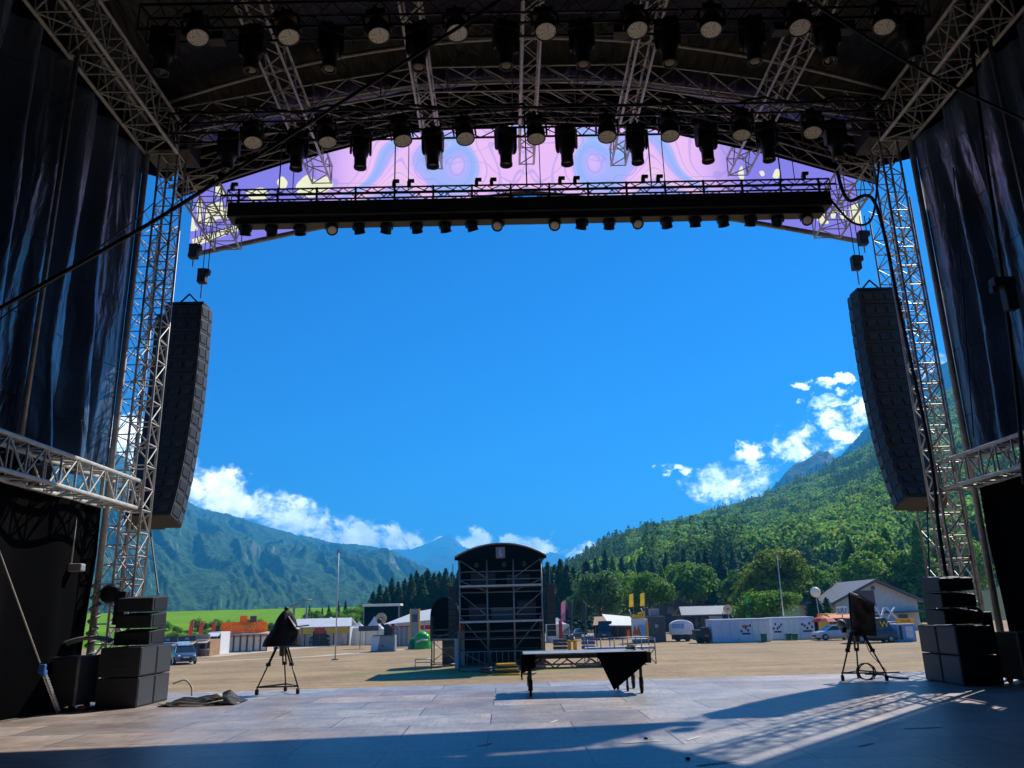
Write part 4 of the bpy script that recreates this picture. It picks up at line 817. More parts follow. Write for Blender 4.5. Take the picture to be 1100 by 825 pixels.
for i, (x, y, z, w, h, m) in enumerate(((.0, 1.3, 3.0, 1.4, .75, 'dark_grey'), (-1.6, 1.2, 3.0, 1.1, 1.0, 'black_box'), (1.6, 1.2, 3.0, 1.2, 1.2, 'black_box'), (-1.2, 1.2, 5.21, 1.6, .8, 'black_box'), (1.1, 1.4, 5.21, 1.5, .7, 'black_box'))):
    o = thing('control_desk', ('grey mixing desk in the middle of the first deck of the sound tower', 'black equipment rack on the first deck, left side of the sound tower', 'black equipment rack on the first deck, right side of the sound tower', 'black desk on the top deck, left side of the sound tower', 'black desk on the top deck, right side of the sound tower')[i], 'desk', (-.36+x, 53+y, GZ+z+.01), 0, 'desks inside the sound tower')
    B().box((0, 0, h*.4), (w, .6, h*.8)).build('body', m, o, bevel=.03); B().slab([(-w/2, -.35, h*.8), (w/2, -.35, h*.8), (w/2, .3, h), (-w/2, .3, h)], (0, 0, .05)).build('surface', 'grey' if m == 'dark_grey' else 'dark_grey', o)
for k in range(3):
    o = thing('tower_light', f'small pale lamp hanging under the sound tower roof, {("left", "middle", "right")[k]} one', 'lamp', (-.36+(-1.6, .2, 1.5)[k], 53.6, GZ+6.5), 0, 'lamps in the sound tower'); B().lathe([(.05, .2), (.14, .1), (.15, -.1), (.1, -.12)], 10).build('can', 'dark_grey', o, True); B().lathe([(.1, -.122), (.001, -.13)], 10).build('lens', 'lens', o)
for s in (-1, 1):
    o = thing('delay_speaker', f'tall black speaker column hanging on the {("left", "", "right")[s+1]} side of the sound tower', 'loudspeakers', (-.36+s*3.15, 53.6, GZ+5.2), 0, 'speaker columns on the sound tower')
    for k in range(9): B().box((0, 0, -.19-k*.36), (.55, .5, .335)).build('cabinet', 'black_box', o, bevel=.02)
    B().tube((0, 0, 0), (0, 0, 1.4), .03).build('chain', 'alu_dark', o)
def surv(px0, px1, yt, yb, d=None):
    p = G((px0+px1)/2, yb) if d is None else P((px0+px1)/2, yb, d); d = p.y
    return p, P(px1, yb, d).x-P(px0, yb, d).x, P((px0+px1)/2, yt, d).z-p.z
# small side tower
p, w, h = surv(463, 492, 641, 716); st = thing('spotlight_tower', 'small scaffold tower with a rounded black top left of the sound tower', 'tower', tuple(p))
for xx in (-w/2+.05, w/2-.05):
    for yy in (0, 1.8): B().tube((xx, yy, 0), (xx, yy, h*.74), .05, 8).build('standard', 'alu_dark', st, True)
for z in (.15, h*.37, h*.44, h*.52):
    for yy in (0, 1.8): B().tube((-w/2, yy, z), (w/2, yy, z), .03, 6).build('ledger', 'alu_dark', st, True)
B().tube((-w/2, -.04, h*.37), (w/2, -.04, h*.05), .025).tube((w/2, -.04, h*.37), (-w/2, -.04, h*.05), .025).tube((-w/2, -.04, h*.38), (w/2, -.04, h*.52), .025).build('brace', 'alu_dark', st, True)
B().box((0, .9, h*.385), (w, 1.9, .08)).build('deck', 'alu', st)
def hood(y): return [(-w/2-.06, y, h*.36)]+[(-(w/2+.06)*math.cos(math.pi*i/14), y, h*.72+(h*.28)*math.sin(math.pi*i/14)) for i in range(15)]+[(w/2+.06, y, h*.36)]
a0, a1 = hood(-.1), hood(1.95); n = len(a0); B().add(a0+a1, [(i, i+1, n+i+1, n+i) for i in range(n-1)]).build('hood', 'black_box', st, True, solid=.04)
fp = [q for q in hood(-.08) if q[2] >= h*.719]; B().slab(fp, (0, .03, 0)).build('hood_front', 'drape', st)
B().slab(hood(1.9), (0, .03, 0)).build('rear_cover', 'drape', st)
o = thing('equipment_case', 'dark green equipment case standing under the small side tower', 'case', (p.x+.35, p.y+.9, GZ)); B().box((0, 0, .9), (1.1, .9, 1.7)).build('body', 'car_dark', o, bevel=.04); B().box((0, -.46, 1.2), (1.0, .03, .06)).build('edge', 'grey', o)
q, w2, h2 = surv(446, 463, 708, 720); o = thing('steel_steps', 'short steel steps with a handrail beside the small side tower', 'steps', tuple(q))
B().tube((-w2/2, 0, 0), (-w2/2, 0, h2), .03).tube((w2/2, 0, 0), (w2/2, 0, h2), .03).tube((-w2/2, 0, h2), (w2/2, 0, h2), .03).build('handrail', 'alu_dark', o, True); B().box((0, .3, .2), (w2, .3, .05)).box((0, .6, .45), (w2, .3, .05)).build('tread', 'alu_dark', o)
q, w2, h2 = surv(489, 499, 668, 712, 56); o = thing('portable_toilet', 'white upright cabin with a red top between the small tower and the sound tower', 'cabin', (q.x, q.y, GZ)); B().box((0, 0, 1.2), (w2, 1, 2.4)).build('body', 'white', o, bevel=.03); B().box((0, 0, 2.6), (w2, 1, .4)).build('top', 'orange', o, bevel=.03)
q = G(535, 729); q.y = 49.0; o = thing('cable_ramp', 'yellow and black cable ramps piled in front of the sound tower', 'cable ramps', tuple(q))
for k in range(5): B().box((.1*math.sin(k*3)+.5, .1*k, .06+.13*k), (1.6-.12*k, .5, .10), Matrix.Rotation(.12*k-.2, 3, 'Z')).build('ramp', 'yellow' if k % 2 == 0 else 'black', o, bevel=.03)
B().path([(-.7+.3*math.cos(k*.6), .2*math.sin(k*.6), .12+.015*k) for k in range(24)], .05, 6).build('cable', 'cable', o, True)
q = G(556, 724); q.y = 50; o = tag(B().box((0, 0, .08), (.4, 3.2, .10), Matrix.Rotation(rad(35), 3, 'Z')).build('plank', 'pale_wood', bevel=.01), 'pale wooden plank lying on the grass in front of the sound tower', 'plank'); o.location = q
# railed platform right of the tower
q, w2, h2 = surv(632, 705, 686, 714); o = thing('railed_platform', 'low steel platform with a tubular railing to the right of the sound tower', 'platform', tuple(q))
B().box((0, 1.2, 1.0), (w2, 2.4, .12)).build('deck', 'alu', o)
l = B()
for yy in (0, 2.4):
    for k in range(6): l.tube((-w2/2+k*w2/5, yy, 0), (-w2/2+k*w2/5, yy, h2), .035)
for yy in (2.4,):
    for z in (1.5, h2): l.tube((-w2/2, yy, z), (w2/2, yy, z), .03)
for z in (1.5, h2): l.tube((w2/2, 0, z), (w2/2, 2.4, z), .03); l.tube((-w2/2, 0, z), (-w2/2, 2.4, z), .03)
l.tube((-w2/2, 0, 1.08), (w2/2, 0, 1.08), .03).tube((w2*.3, -.02, 0), (w2/2, -.02, 1.0), .03).tube((w2/2, -.02, 0), (w2*.3, -.02, 1.0), .03); l.build('railing', 'alu_dark', o, True)
for i, (a, c, m, lab) in enumerate(((595, 610, 'dark_grey', 'stack of dark flat cases just right of the sound tower'), (626, 640, 'blue', 'stack of blue crates under a white sheet right of the sound tower'))):
    q, w2, h2 = surv(a, c, 682 if i else 685, 703); o = thing('crate_stack', lab, 'crates', tuple(q))
    for k in range(4): B().box((0, .5, .2+k*h2/4.4), (w2, 1.0, h2/4.4*.72)).build('crate', m, o, bevel=.03)
    if i: B().grid(lambda u, v: (-w2/2+w2*u, v*1.0, h2*.93+.12*abs(math.sin(u*9))), 20, 4).build('sheet', 'tent', o, True, solid=.03)
for i, (a, yb) in enumerate(((612, 702), (618, 702))):
    q, w2, h2 = surv(a-2, a+2, 688, yb); o = tag(B().box((0, 0, h2/2), (w2, .2, h2)).box((0, 0, h2*.97), (w2*1.25, .26, .12)).box((0, 0, .06), (w2*1.4, .4, .12)).build('yellow_post', 'yellow', bevel=.03), f'short yellow post between the crate stacks, {("left", "right")[i]} one', 'post', 'yellow posts'); o.location = q
# ------------------------------------------------------------------ FLAGS, POLES, BALLOONS
def feather(px, yt, yb, d, m, label, group=None, lean=.15):
    base = P(px, yb, d); base.z = GZ; top = P(px, yt, d).z-GZ; bot = max(.8, P(px, yb, d).z-GZ); w = max(.55, (top-bot)*.22)
    o = thing('feather_flag', label, 'flag', tuple(base), 0, group)
    B().path([(0, 0, 0), (lean*.3, 0, top*.6), (lean, 0, top), (lean-w*.6, 0, top+.1)], .03, 6).build('pole', 'alu_dark', o, True)
    B().grid(lambda u, v: (lean*(.3+.7*v)-w*u*(1 if v < .9 else 1-(v-.9)*3), .05*math.sin(v*7+u*2), bot+(top-bot)*v), 4, 14).build('cloth', m, o, True); return o
for i, px in enumerate((206, 217, 230)): feather(px, 668+i*.3, 683, 112, 'red', f'red feather flag behind the food stalls on the left, {("left", "middle", "right")[i]} one', 'red feather flags')
feather(607, 646, 667, 105, 'pink', 'pink and white feather flag right of the sound tower')
feather(614, 646, 664, 106, 'flag_dark', 'dark feather flag with pale marks right of the pink flag')
feather(629, 648, 668, 106, 'flag_dark', 'slim dark feather flag beside the trees, right of the parked cars')
feather(680, 638, 652, 104, 'flag_yellow', 'yellow feather flag above the caution kiosk, left one', 'yellow feather flags')
feather(692, 637, 651, 104, 'flag_yellow', 'yellow feather flag above the caution kiosk, right one', 'yellow feather flags')
feather(806, 642, 664, 100, 'flag_green', 'bright green feather flag behind the white containers', lean=.1)
def pole(px, yt, yb, label, r=.05, d=None, m='alu'):
    q = G(px, yb) if d is None else P(px, yb, d); q.z = GZ; h = P(px, yt, q.y).z-GZ
    o = thing('light_mast', label, 'mast', tuple(q)); B().tube((0, 0, 0), (.0, 0, h), r, 8, r*.6).build('tube', m, o, True); B().box((0, 0, .05), (.5, .5, .1)).box((0, 0, h), (.16, .16, .2)).build('fitting', 'alu_dark', o); return o
pole(360, 592, 709, 'tall thin grey mast standing alone in the field on the left', .06)
pole(845, 594, 690, 'tall thin pale mast in front of the big round tree', .08, 92)
for (px, yt, yb, d, lab, m, r) in ((880, 631, 668, 95, 'white globe lamp on a pole left of the white house', 'balloon', 5), (783, 650, 668, 96, 'straw coloured disc on a post behind the white containers', 'tan_disc', 4.5), (409, 659, 680, 88, 'straw coloured disc above the grey counter on the left', 'tan_disc', 5.5), (355, 663, 676, 115, 'small white globe lamp above the white marquee', 'balloon', 2)):
    q = P(px, yb, d); q.z = GZ; z = P(px, yt+r, d).z-GZ; rr = r*d/860*1.05; o = thing('globe_lamp' if m == 'balloon' else 'disc_sign', lab, 'lamp' if m == 'balloon' else 'sign', tuple(q))
    B().tube((.15, 0, 0), (0, 0, z-rr*.8), .05, 8).build('pole', 'alu', o, True)
    if m == 'balloon': B().ball((0, 0, z), rr, (1, 1, 1), 16).build('globe', m, o, True)
    else: B().lathe([(rr*.9, -.08), (rr, -.04), (rr, .04), (rr*.9, .08)], 20, Matrix.Rotation(rad(90), 4, 'X'), (0, 0, z)).build('disc', m, o); B().lathe([(rr*.3, .0), (rr*.25, .03)], 12, Matrix.Rotation(rad(90), 4, 'X'), (0, -.09, z)).build('hub', 'wood', o)
# ------------------------------------------------------------------ VEHICLES
def car(label, loc, rz, paint, van=False, cat='car'):
    t = thing('parked_car' if not van else 'parked_van', label, cat, loc, rz)
    L_ = 4.3; H = 1.45 if not van else 2.2
    sec = [(-2.15, .35, .62, .70), (-2.05, .25, .80, .80), (-1.3, .22, .92, .86), (-.75, .22, .98, .88), (.9, .22, 1.0, .88), (1.7, .25, .98, .86), (2.1, .3, .85, .80), (2.16, .4, .7, .74)]
    if van: sec = [(-2.15, .35, .75, .74), (-2.05, .25, 1.0, .84), (-1.4, .22, 1.15, .90), (.9, .22, 1.2, .92), (2.1, .25, 1.2, .92), (2.18, .4, 1.1, .88)]
    b = B(); vs = []
    for (x, z0, z1, w) in sec: vs += [(x, -w*.92, z0), (x, -w, (z0+z1)/2), (x, -w*.93, z1), (x, w*.93, z1), (x, w, (z0+z1)/2), (x, w*.92, z0)]
    n = len(sec); b.add(vs, [(i*6+k, i*6+(k+1) % 6, (i+1)*6+(k+1) % 6, (i+1)*6+k) for i in range(n-1) for k in range(6)]+[tuple(range(6)), tuple(range((n-1)*6, n*6))[::-1]]); b.build('body', paint, t, True, bevel=.02)
    cab = [(-1.25, .92, .82), (-.45, H-.04, .66), (.9, H, .66), (1.75, .98, .78)] if not van else [(-1.75, 1.1, .86), (-1.05, H-.03, .78), (2.0, H, .80), (2.12, 1.2, .86)]
    b = B(); vs = []
    for x, z, w in cab: vs += [(x, -w, z), (x, w, z)]
    base = [(cab[0][0], -.86, .93), (cab[-1][0], -.84, .95)]
    pts = [(x, z) for x, z, w in cab]
    zz = .9 if not van else 1.12
    left = [(x, -w, z) for x, z, w in cab]; right = [(x, w, z) for x, z, w in cab]
    b.add(left+right, [(0, 1, 2, 3), (7, 6, 5, 4), (0, 4, 5, 1), (1, 5, 6, 2), (2, 6, 7, 3), (3, 7, 4, 0)]); b.build('window', 'glass', t)
    b = B(); xs = (cab[1][0]-.02, cab[2][0]+.05); ww = cab[1][2]+.01; b.box(((xs[0]+xs[1])/2, 0, H), (xs[1]-xs[0], 2*ww, .05))
    for s in (-1, 1):
        for i in range(3): b.tube(tuple(left[i]) if s < 0 else tuple(right[i]), tuple(left[i+1]) if s < 0 else tuple(right[i+1]), .035, 6)
        b.tube(((xs[0]+xs[1])/2, s*.78, .95), ((xs[0]+xs[1])/2, s*ww, H), .03, 6)
    if van: b.box((.6, -.83, 1.65), (2.7, .06, 1.05)); b.box((.6, .83, 1.65), (2.7, .06, 1.05))
    b.build('roof', paint, t, bevel=.02)
    for x in (-1.35, 1.35):
        for s in (-1, 1):
            w = B().lathe([(.2, -.09), (.3, -.1), (.33, -.06), (.33, .06), (.3, .1), (.2, .09)], 18, Matrix.Rotation(rad(90), 4, 'X'), (x, s*.80, .33)).build('wheel', 'rubber', t, True)
            B().lathe([(.19, -.02), (.19, .02), (.05, .03)], 14, Matrix.Rotation(rad(90*s), 4, 'X'), (x, s*.89, .33)).build('rim', 'alu', w, True)
    for s in (-1, 1): B().ball((-2.08, s*.6, .68), .12, (.6, 1.2, .7), 10).build('headlight', 'lamp', t, True)
    B().box((-2.15, 0, .45), (.05, .9, .16)).build('grille', 'rubber', t); B().box((-2.17, 0, .58), (.02, .45, .1)).build('number_plate', 'white', t)
    return t
q = G(196, 713); car('slate blue car facing the stage in front of the stalls on the left', tuple(q), rad(118), 'car_blue')
q = G(342, 693); car('pale teal car parked side-on beside the white marquee', tuple(q), rad(12), 'car_teal')
q = G(620, 691); q.y = 102; car('dark car parked right of the sound tower', (q.x, 102, GZ), rad(60), 'car_dark')
q = G(649, 689); car('dark van parked in front of the brown roofed tent', (P(652, 688, 106).x, 106, GZ), rad(75), 'car_dark', True, 'van')
q = G(898, 687); car('white car parked side-on left of the right tripod', (P(897, 687, 86).x, 86, GZ), rad(4), 'car_white')
o = car('dark food truck with yellow and red letters parked behind the right tripod', (P(938, 692, 78).x, 78, GZ), rad(180), 'car_dark', True, 'food truck')
for s, (tx_, m) in enumerate((('I', 'text_red'), ('W', 'text_yellow'))): text_mesh('lettering', tx_, m, o, ((.1, -.9)[s], .89, 1.6), .8, rot=(rad(90), 0, math.pi))
# ------------------------------------------------------------------ STALLS, TENTS, CONTAINERS
def stall(px0, px1, yt, yb, label, wall, awn, sign=None, stext=None, depth=3., signc='dark_grey', textc='text_white', d=None, cat='stall', open_=True):
    q, w, h = surv(px0, px1, yt, yb) if d is None else surv(px0, px1, yt, yb, d); q.z = GZ; h = max(h, P((px0+px1)/2, yt, q.y).z-GZ) if d else h
    o = thing('market_stall', label, cat, tuple(q)); hs = h*.26 if sign else 0; hw = h-hs
    B().box((0, depth/2, hw/2), (w*.98, depth, hw)).build('body', wall, o, bevel=.02)
    if open_:
        B().box((0, -.02, hw*.62), (w*.84, .06, hw*.38)).build('hatch', 'glass', o); B().box((0, -.2, hw*.42), (w*.9, .45, .06)).build('counter', 'pale_wood', o)
    B().slab([(-w/2, -1.1, hw*.80), (w/2, -1.1, hw*.80), (w/2, 0, hw*.96), (-w/2, 0, hw*.96)], (0, 0, .05)).build('awning', awn, o)
    for s in (-1, 1): B().tube((s*w*.47, -1.05, 0), (s*w*.47, -1.05, hw*.82), .04).build('post', 'alu_dark', o)
    if sign:
        sg = B().box((0, -.1, hw+hs/2), (w*.94, .12, hs*.92)).build('sign', signc, o, bevel=.02)
        if stext: text_mesh('lettering', stext, textc, sg, (0, -.18, hw+hs/2), hs*.62)
    return o
stall(168, 190, 684, 709, 'grey stall with a black name board at the far left of the row', 'sky_blue', 'grey', True, 'IIIII', depth=3)
stall(190, 210, 683, 706, 'stall with a black sign and pale orange awning, second from the left', 'dark_grey', 'pale_wood', True, 'IIIII')
stall(209, 225, 681, 705, 'timber stall with a brown board roof beside the white booth', 'wood', 'pale_wood', True, None, signc='pale_wood')
o = stall(223, 236, 679, 703, 'white booth with a blue window left of the orange sign stall', 'white', 'white', None); 
q, w, h = surv(236, 286, 680, 700); bo = thing('long_stall', 'long timber stall topped with bright orange printed boards', 'stall', tuple(q), rad(1.5))
B().box((0, 1.6, h/2), (w, 3, h)).build('body', 'pale_wood', bo)
for k in range(7): B().box((-w/2+w*(k+.5)/7, .06, h*.42), (w/7*.72, .06, h*.74)).build('panel', 'cream', bo)
for k in range(8): B().box((-w/2+w*k/7, -.02, h*.45), (.12, .1, h*.9)).build('post', 'brown', bo)
B().slab([(-w/2-.2, -1.3, h*.92), (w/2+.2, -1.3, h*.92), (w/2+.2, 0, h*1.02), (-w/2-.2, 0, h*1.02)], (0, 0, .08)).build('awning', 'pale_wood', bo)
for k in range(4):
    s_ = B().box((-w/2+w*(k+.5)/4, -.2, h+.62+.06*math.sin(k*2)), (w/4*.93, .1, 1.15)).build('sign_board', 'orange', bo, bevel=.02)
    text_mesh('lettering', 'OOO', 'text_yellow', s_, (-w/2+w*(k+.5)/4, -.27, h+.62), .62)
B().box((-.1, -.1, h+1.5), (w*.16, .2, .8)).build('top_board', 'orange', bo, bevel=.02); B().box((.9, .2, h+1.5), (w*.14, .2, .7)).build('rear_board', 'brown', bo, bevel=.02)
q, w, h = surv(288, 295, 684, 698); o = tag(B().box((0, 1, h/2), (w, 2, h)).box((0, 1, h), (w*1.05, 2.1, .1)).box((0, -.03, h*.45), (w*.5, .06, h*.8)).build('site_cabin', 'blue', bevel=.04), 'small blue cabin at the right end of the orange sign stall', 'cabin'); o.location = q
# white marquee
q, w, h = surv(312, 375, 676, 691, 108); q.z = GZ; h = P(340, 674, 108).z-GZ; mq = thing('marquee', 'long low white marquee with yellow boards along its eaves', 'tent', tuple(q))
top = P(340, 665, 110).z-GZ
B().slab([(-w/2-.3, -.2, h), (w/2+.3, -.2, h), (w/2-.3, 3, top), (-w/2, 3, top)], (0, 0, .08)).slab([(-w/2, 3, top), (w/2-.3, 3, top), (w/2, 6.2, h), (-w/2, 6.2, h)], (0, 0, .08)).build('roof', 'tent', mq)
B().box((0, 5.9, h/2), (w, .1, h)).box((-w/2, 3, h/2), (.1, 5.8, h)).box((w/2, 3, h/2), (.1, 5.8, h)).build('wall', 'tent', mq)
for k in range(5):
    B().box((-w/2+w*(k+.5)/5, -.25, h-.42), (w/5*.86, .08, .7)).build('fascia_board', 'red' if k == 2 else 'yellow', mq)
    B().box((-w/2+w*k/4*.98, -.1, h/2), (.12, .12, h)).build('post', 'dark_grey', mq)
for k in range(3): B().box((-w*.38+w*.3*k, 2.5, h*.4), (1.8, .1, h*.78)).build('partition', 'white' if k != 1 else 'dark_grey', mq)
# small shelter on the bank
q = P(322, 668, 118); q.z = GZ; h = P(322, 652, 118).z-GZ; o = thing('shelter', 'small open shelter with a slanted grey roof on the bank behind the marquee', 'shelter', tuple(q))
for xx in (-.9, .9): B().box((xx, 0, h/2), (.25, .25, h)).build('post', 'grey', o)
B().slab([(-1.3, -1, h), (1.3, -1, h+.9), (1.3, 1.5, h+1.0), (-1.3, 1.5, h+.1)], (0, 0, .12)).build('roof', 'grey', o)
# black side stage behind
q, w, h = surv(390, 428, 651, 690, 128); q.z = GZ; h = P(409, 650, 128).z-GZ; o = thing('small_stage', 'small black box stage with a pale roof edge behind the tents on the left', 'stage', tuple(q))
B().box((0, 3.0, h/2-.1), (w, .1, h-.2)).build('back_wall', 'drape', o)
for s in (-1, 1): B().tube((s*w/2, 0, 0), (s*w/2, 0, h), .1).build('post', 'grey', o); B().box((s*w/2, 1.6, h/2), (.06, 2.8, h-.3)).build('side_cloth', 'drape', o)
B().box((0, 1.5, h), (w+.5, 3.4, .35)).build('roof', 'cream', o, bevel=.05)
# big white tent, pagoda tents
def pagoda(px0, px1, ye, yt, yb, d, label, m='tent', wall=True):
    q = P((px0+px1)/2, yb, d); q.z = GZ; w = P(px1, yb, d).x-P(px0, yb, d).x; he = P((px0+px1)/2, ye, d).z-GZ; ht = P((px0+px1)/2, yt, d).z-GZ
    o = thing('pagoda_tent', label, 'tent', tuple(q)); n = 10
    def f(u, v):
        a = 2*math.pi*u; c, s = math.cos(a), math.sin(a); k = 1/max(abs(c), abs(s)); r = (1-v)*w/2; return (r*k*c, w/2+r*k*s, he+(ht-he)*v**1.5)
    B().grid(f, 32, n).build('roof', m, o)
    for i in (-1, 1):
        for j in (-1, 1): B().tube((i*w/2, w/2+j*w/2, 0), (i*w/2, w/2+j*w/2, he), .05).build('post', 'alu', o)
    if wall: B().box((0, w-.05, he/2), (w, .04, he)).build('wall', 'tent', o)
    B().box((0, 0, he-.1), (w, .04, .3)).build('valance', m, o); return o
q, w, h = surv(413, 470, 668, 690, 112); q.z = GZ; he = P(440, 668, 112).z-GZ; ht = P(450, 655, 114).z-GZ; bt_ = thing('big_tent', 'large white tent with a sloping roof left of the small side tower', 'tent', tuple(q))
B().slab([(-w/2-.2, -.2, he-.3), (w/2, -.2, he+.2), (w/2, 5, ht+.2), (-w/2+3.5, 5, ht-.3)], (0, 0, .06)).slab([(-w/2+3.5, 5, ht-.3), (w/2, 5, ht+.2), (w/2, 10, he), (-w/2, 10, he-.3)], (0, 0, .06)).build('roof', 'tent', bt_)
B().box((0, 9.7, he/2), (w, .1, he)).build('rear_wall', 'tent', bt_)
for k in range(5): B().tube((-w/2+w*k/4, 0, 0), (-w/2+w*k/4, 0, he), .07).build('post', 'alu', bt_)
B().box((0, .05, he-.75), (w*.8, .1, .55)).build('sign_board', 'red', bt_); B().box((w*.15, .02, he-1.5), (w*.5, .1, .5)).build('lower_board', 'yellow', bt_); B().box((-w*.2, 3, he*.3), (w*.4, .8, he*.5)).build('bar_counter', 'brown', bt_)
pagoda(375, 392, 675, 668, 690, 110, 'white box tent beside the right end of the marquee')
pagoda(389, 411, 676, 662, 690, 108, 'small pointed white tent left of the big white tent')
for i in range(4):
    q, w, h = surv(424+i*5, 429+i*5, 674, 692, 100); q.z = GZ; h = P(430, 674, 100).z-GZ; o = thing('fence_panel', f'grey upright fence panel in front of the big tent, {ORD[i]} from the left', 'fence', tuple(q), 0, 'grey fence panels')
    B().box((0, 0, h/2), (w*.9, .05, h)).build('sheet', 'grey', o)
    for xx in (-.5, .5): B().tube((xx*w*.9, -.04, 0), (xx*w*.9, -.04, h+.1), .03).build('post', 'alu', o)
q, w, h = surv(440, 451, 654, 692, 98); q.z = GZ; h = P(445, 654, 98).z-GZ; o = thing('banner_tower', 'tall grey banner tower with yellow edges beside the green inflatable', 'tower', tuple(q)); B().box((0, 0, h/2), (w*.75, .3, h)).build('banner', 'grey', o)
for s in (-1, 1): B().box((s*w*.43, 0, h/2), (.16, .36, h)).build('edge', 'yellow', o)
B().box((0, -.16, h*.75), (w*.5, .05, h*.2)).build('panel', 'dark_grey', o)
# green inflatable
q, w, h = surv(438, 463, 673, 691, 90); q.z = GZ; o = thing('inflatable', 'bright green rounded inflatable lying in front of the tents', 'inflatable', tuple(q))
B().ball((w*.08, .8, 0), 1, (w*.44, 1.1, 1.85), 20).build('body', 'green_pvc', o, True)
B().ball((-w*.32, .9, 0), 1, (w*.22, 1.0, 1.15), 16).build('lobe', 'dark_green', o, True); B().path([(-.3, -.25, .7), (.3, -.35, .95), (.9, -.15, .9)], .12, 8).build('mouth', 'tent', o, True)
B().ball((w*.25, .3, 1.1), 1, (w*.2, .6, .5), 14).build('lobe', 'green_pvc', o, True)
# grey counter with gear
q, w, h = surv(398, 424, 683, 700); o = thing('counter', 'grey box counter with a white end standing alone on the field', 'counter', tuple(q)); B().slab([(-w*.22, 0, 0), (w/2, 0, .1), (w/2, 0, h), (-w*.12, 0, h)], (0, 1.4, 0)).build('front', 'grey', o, bevel=.02); B().slab([(-w/2, .1, 0), (-w*.22, 0, 0), (-w*.12, 0, h), (-w*.48, .1, h)], (0, 1.4, 0)).build('end', 'white', o, bevel=.02); B().box((.05, .7, h+.04), (w*.9, 1.6, .07)).build('top', 'dark_grey', o); B().box((0, 0, .04), (w*1.02, 1.6, .08)).build('skid', 'dark_green', o)
B().box((-.05, -.02, h*.35), (.4, .03, .1)).build('mark', 'red', o)
q2 = Vector((q.x+.45, q.y+.7, GZ+h+.08)); o = thing('crane_head', 'dark bundle of camera gear standing on the grey counter', 'equipment', tuple(q2)); B().box((0, 0, .35), (.9, .6, .7), Matrix.Rotation(.2, 3, 'Z')).ball((-.1, 0, .8), .42, (1.1, .8, .7)).build('body', 'black_box', o, bevel=.03); B().tube((-.2, 0, .7), (-.85, 0, 1.35), .08).ball((-.95, 0, 1.4), .25).build('arm', 'black', o, True)
for xx in (-.35, .4): B().tube((xx, 0, 0), (0, 0, .6), .04).build('leg', 'black', o)
q, w, h = surv(386, 407, 672, 677, 96); o = thing('table_top_bar', 'dark raised bar counter left of the grey counter', 'bar', (q.x, 96, GZ)); z = P(396, 675, 96).z-GZ; B().box((0, 0, z), (w, 1.0, .55)).build('top', 'dark_grey', o)
for s in (-1, 1): B().tube((s*w*.45, 0, 0), (s*w*.45, 0, z), .05).build('leg', 'alu_dark', o)
# right: tents and kiosks behind
o = pagoda(588, 612, 671, 663, 690, 100, 'rounded white tent with a red stripe right of the sound tower'); B().box((.3, -.05, 1.4), (.4, .06, 2.2)).build('banner', 'red', o)
q, w, h = surv(641, 655, 673, 688, 108); q.z = GZ; h = P(648, 672, 108).z-GZ; ht = P(648, 663, 108).z-GZ; o = thing('brown_tent', 'open tent with a brown sloping roof right of the parked cars', 'tent', tuple(q)); B().slab([(-w*.75, -.4, h), (w*.6, -.4, h), (w*.75, 3, ht), (-w*.4, 3, ht)], (0, 0, .08)).build('roof', 'wood', o); B().box((0, 3.1, h/2), (w, .1, h)).build('back', 'drape', o)
for s in (-1, 1): B().tube((s*w*.55, 0, 0), (s*w*.55, 0, h), .07).build('post', 'alu_dark', o)
q, w, h = surv(655, 682, 672, 688, 105); q.z = GZ; h = P(668, 672, 105).z-GZ; ht = P(668, 660, 105).z-GZ; o = thing('white_roof_stall', 'dark stall under a wide cream roof left of the caution kiosk', 'stall', tuple(q)); B().slab([(-w*.5, -.8, h), (w*.55, -.8, h-.1), (w*.5, 3, ht-.4), (-w*.65, 3, ht)], (0, 0, .1)).build('roof', 'cream', o); B().box((0, 2, h/2), (w*.94, 2, h)).build('body', 'wall_dark', o)
for k in range(4): B().box((-w*.45+w*.3*k, .2, h/2), (.15, .15, h)).build('post', 'brown', o)
B().box((w*.25, -.1, h*.35), (.35, .2, h*.7)).build('orange_post', 'orange', o)
q, w, h = surv(681, 697, 667, 691); o = thing('caution_kiosk', 'pale kiosk with yellow warning triangles and a yellow top', 'kiosk', tuple(q), rad(-4)); B().box((0, 1, h/2+.2), (w, 2, h)).build('body', 'white', o, bevel=.04); B().box((0, 1, .25), (w*1.05, 2.1, .35)).build('plinth', 'grey', o); B().box((w*.45, -.02, h*.55), (.25, .06, h*.85)).build('edge', 'yellow', o); B().box((w*.12, -.03, h*.58), (w*.45, .05, h*.5)).build('poster', 'sky_blue', o)
for xx in (-w*.38, -w*.14): B().slab([(xx-.28, -.05, .9), (xx+.28, -.05, .9), (xx, -.05, 1.9)], (0, -.03, 0)).build('triangle', 'orange', o)
B().box((-.1, .6, h+.45), (w*.8, 1.0, .35), Matrix.Rotation(.1, 3, 'Y')).box((.25, .7, h+.75), (w*.45, .8, .3), Matrix.Rotation(-.12, 3, 'Y')).build('top', 'yellow', o, bevel=.04); B().tube((-.8, .4, h+.5), (-1.1, .2, h+1.2), .06).build('lamp', 'alu', o, True); B().tube((.5, .4, h+.7), (.2, .2, h+1.3), .06).build('lamp', 'alu', o, True)
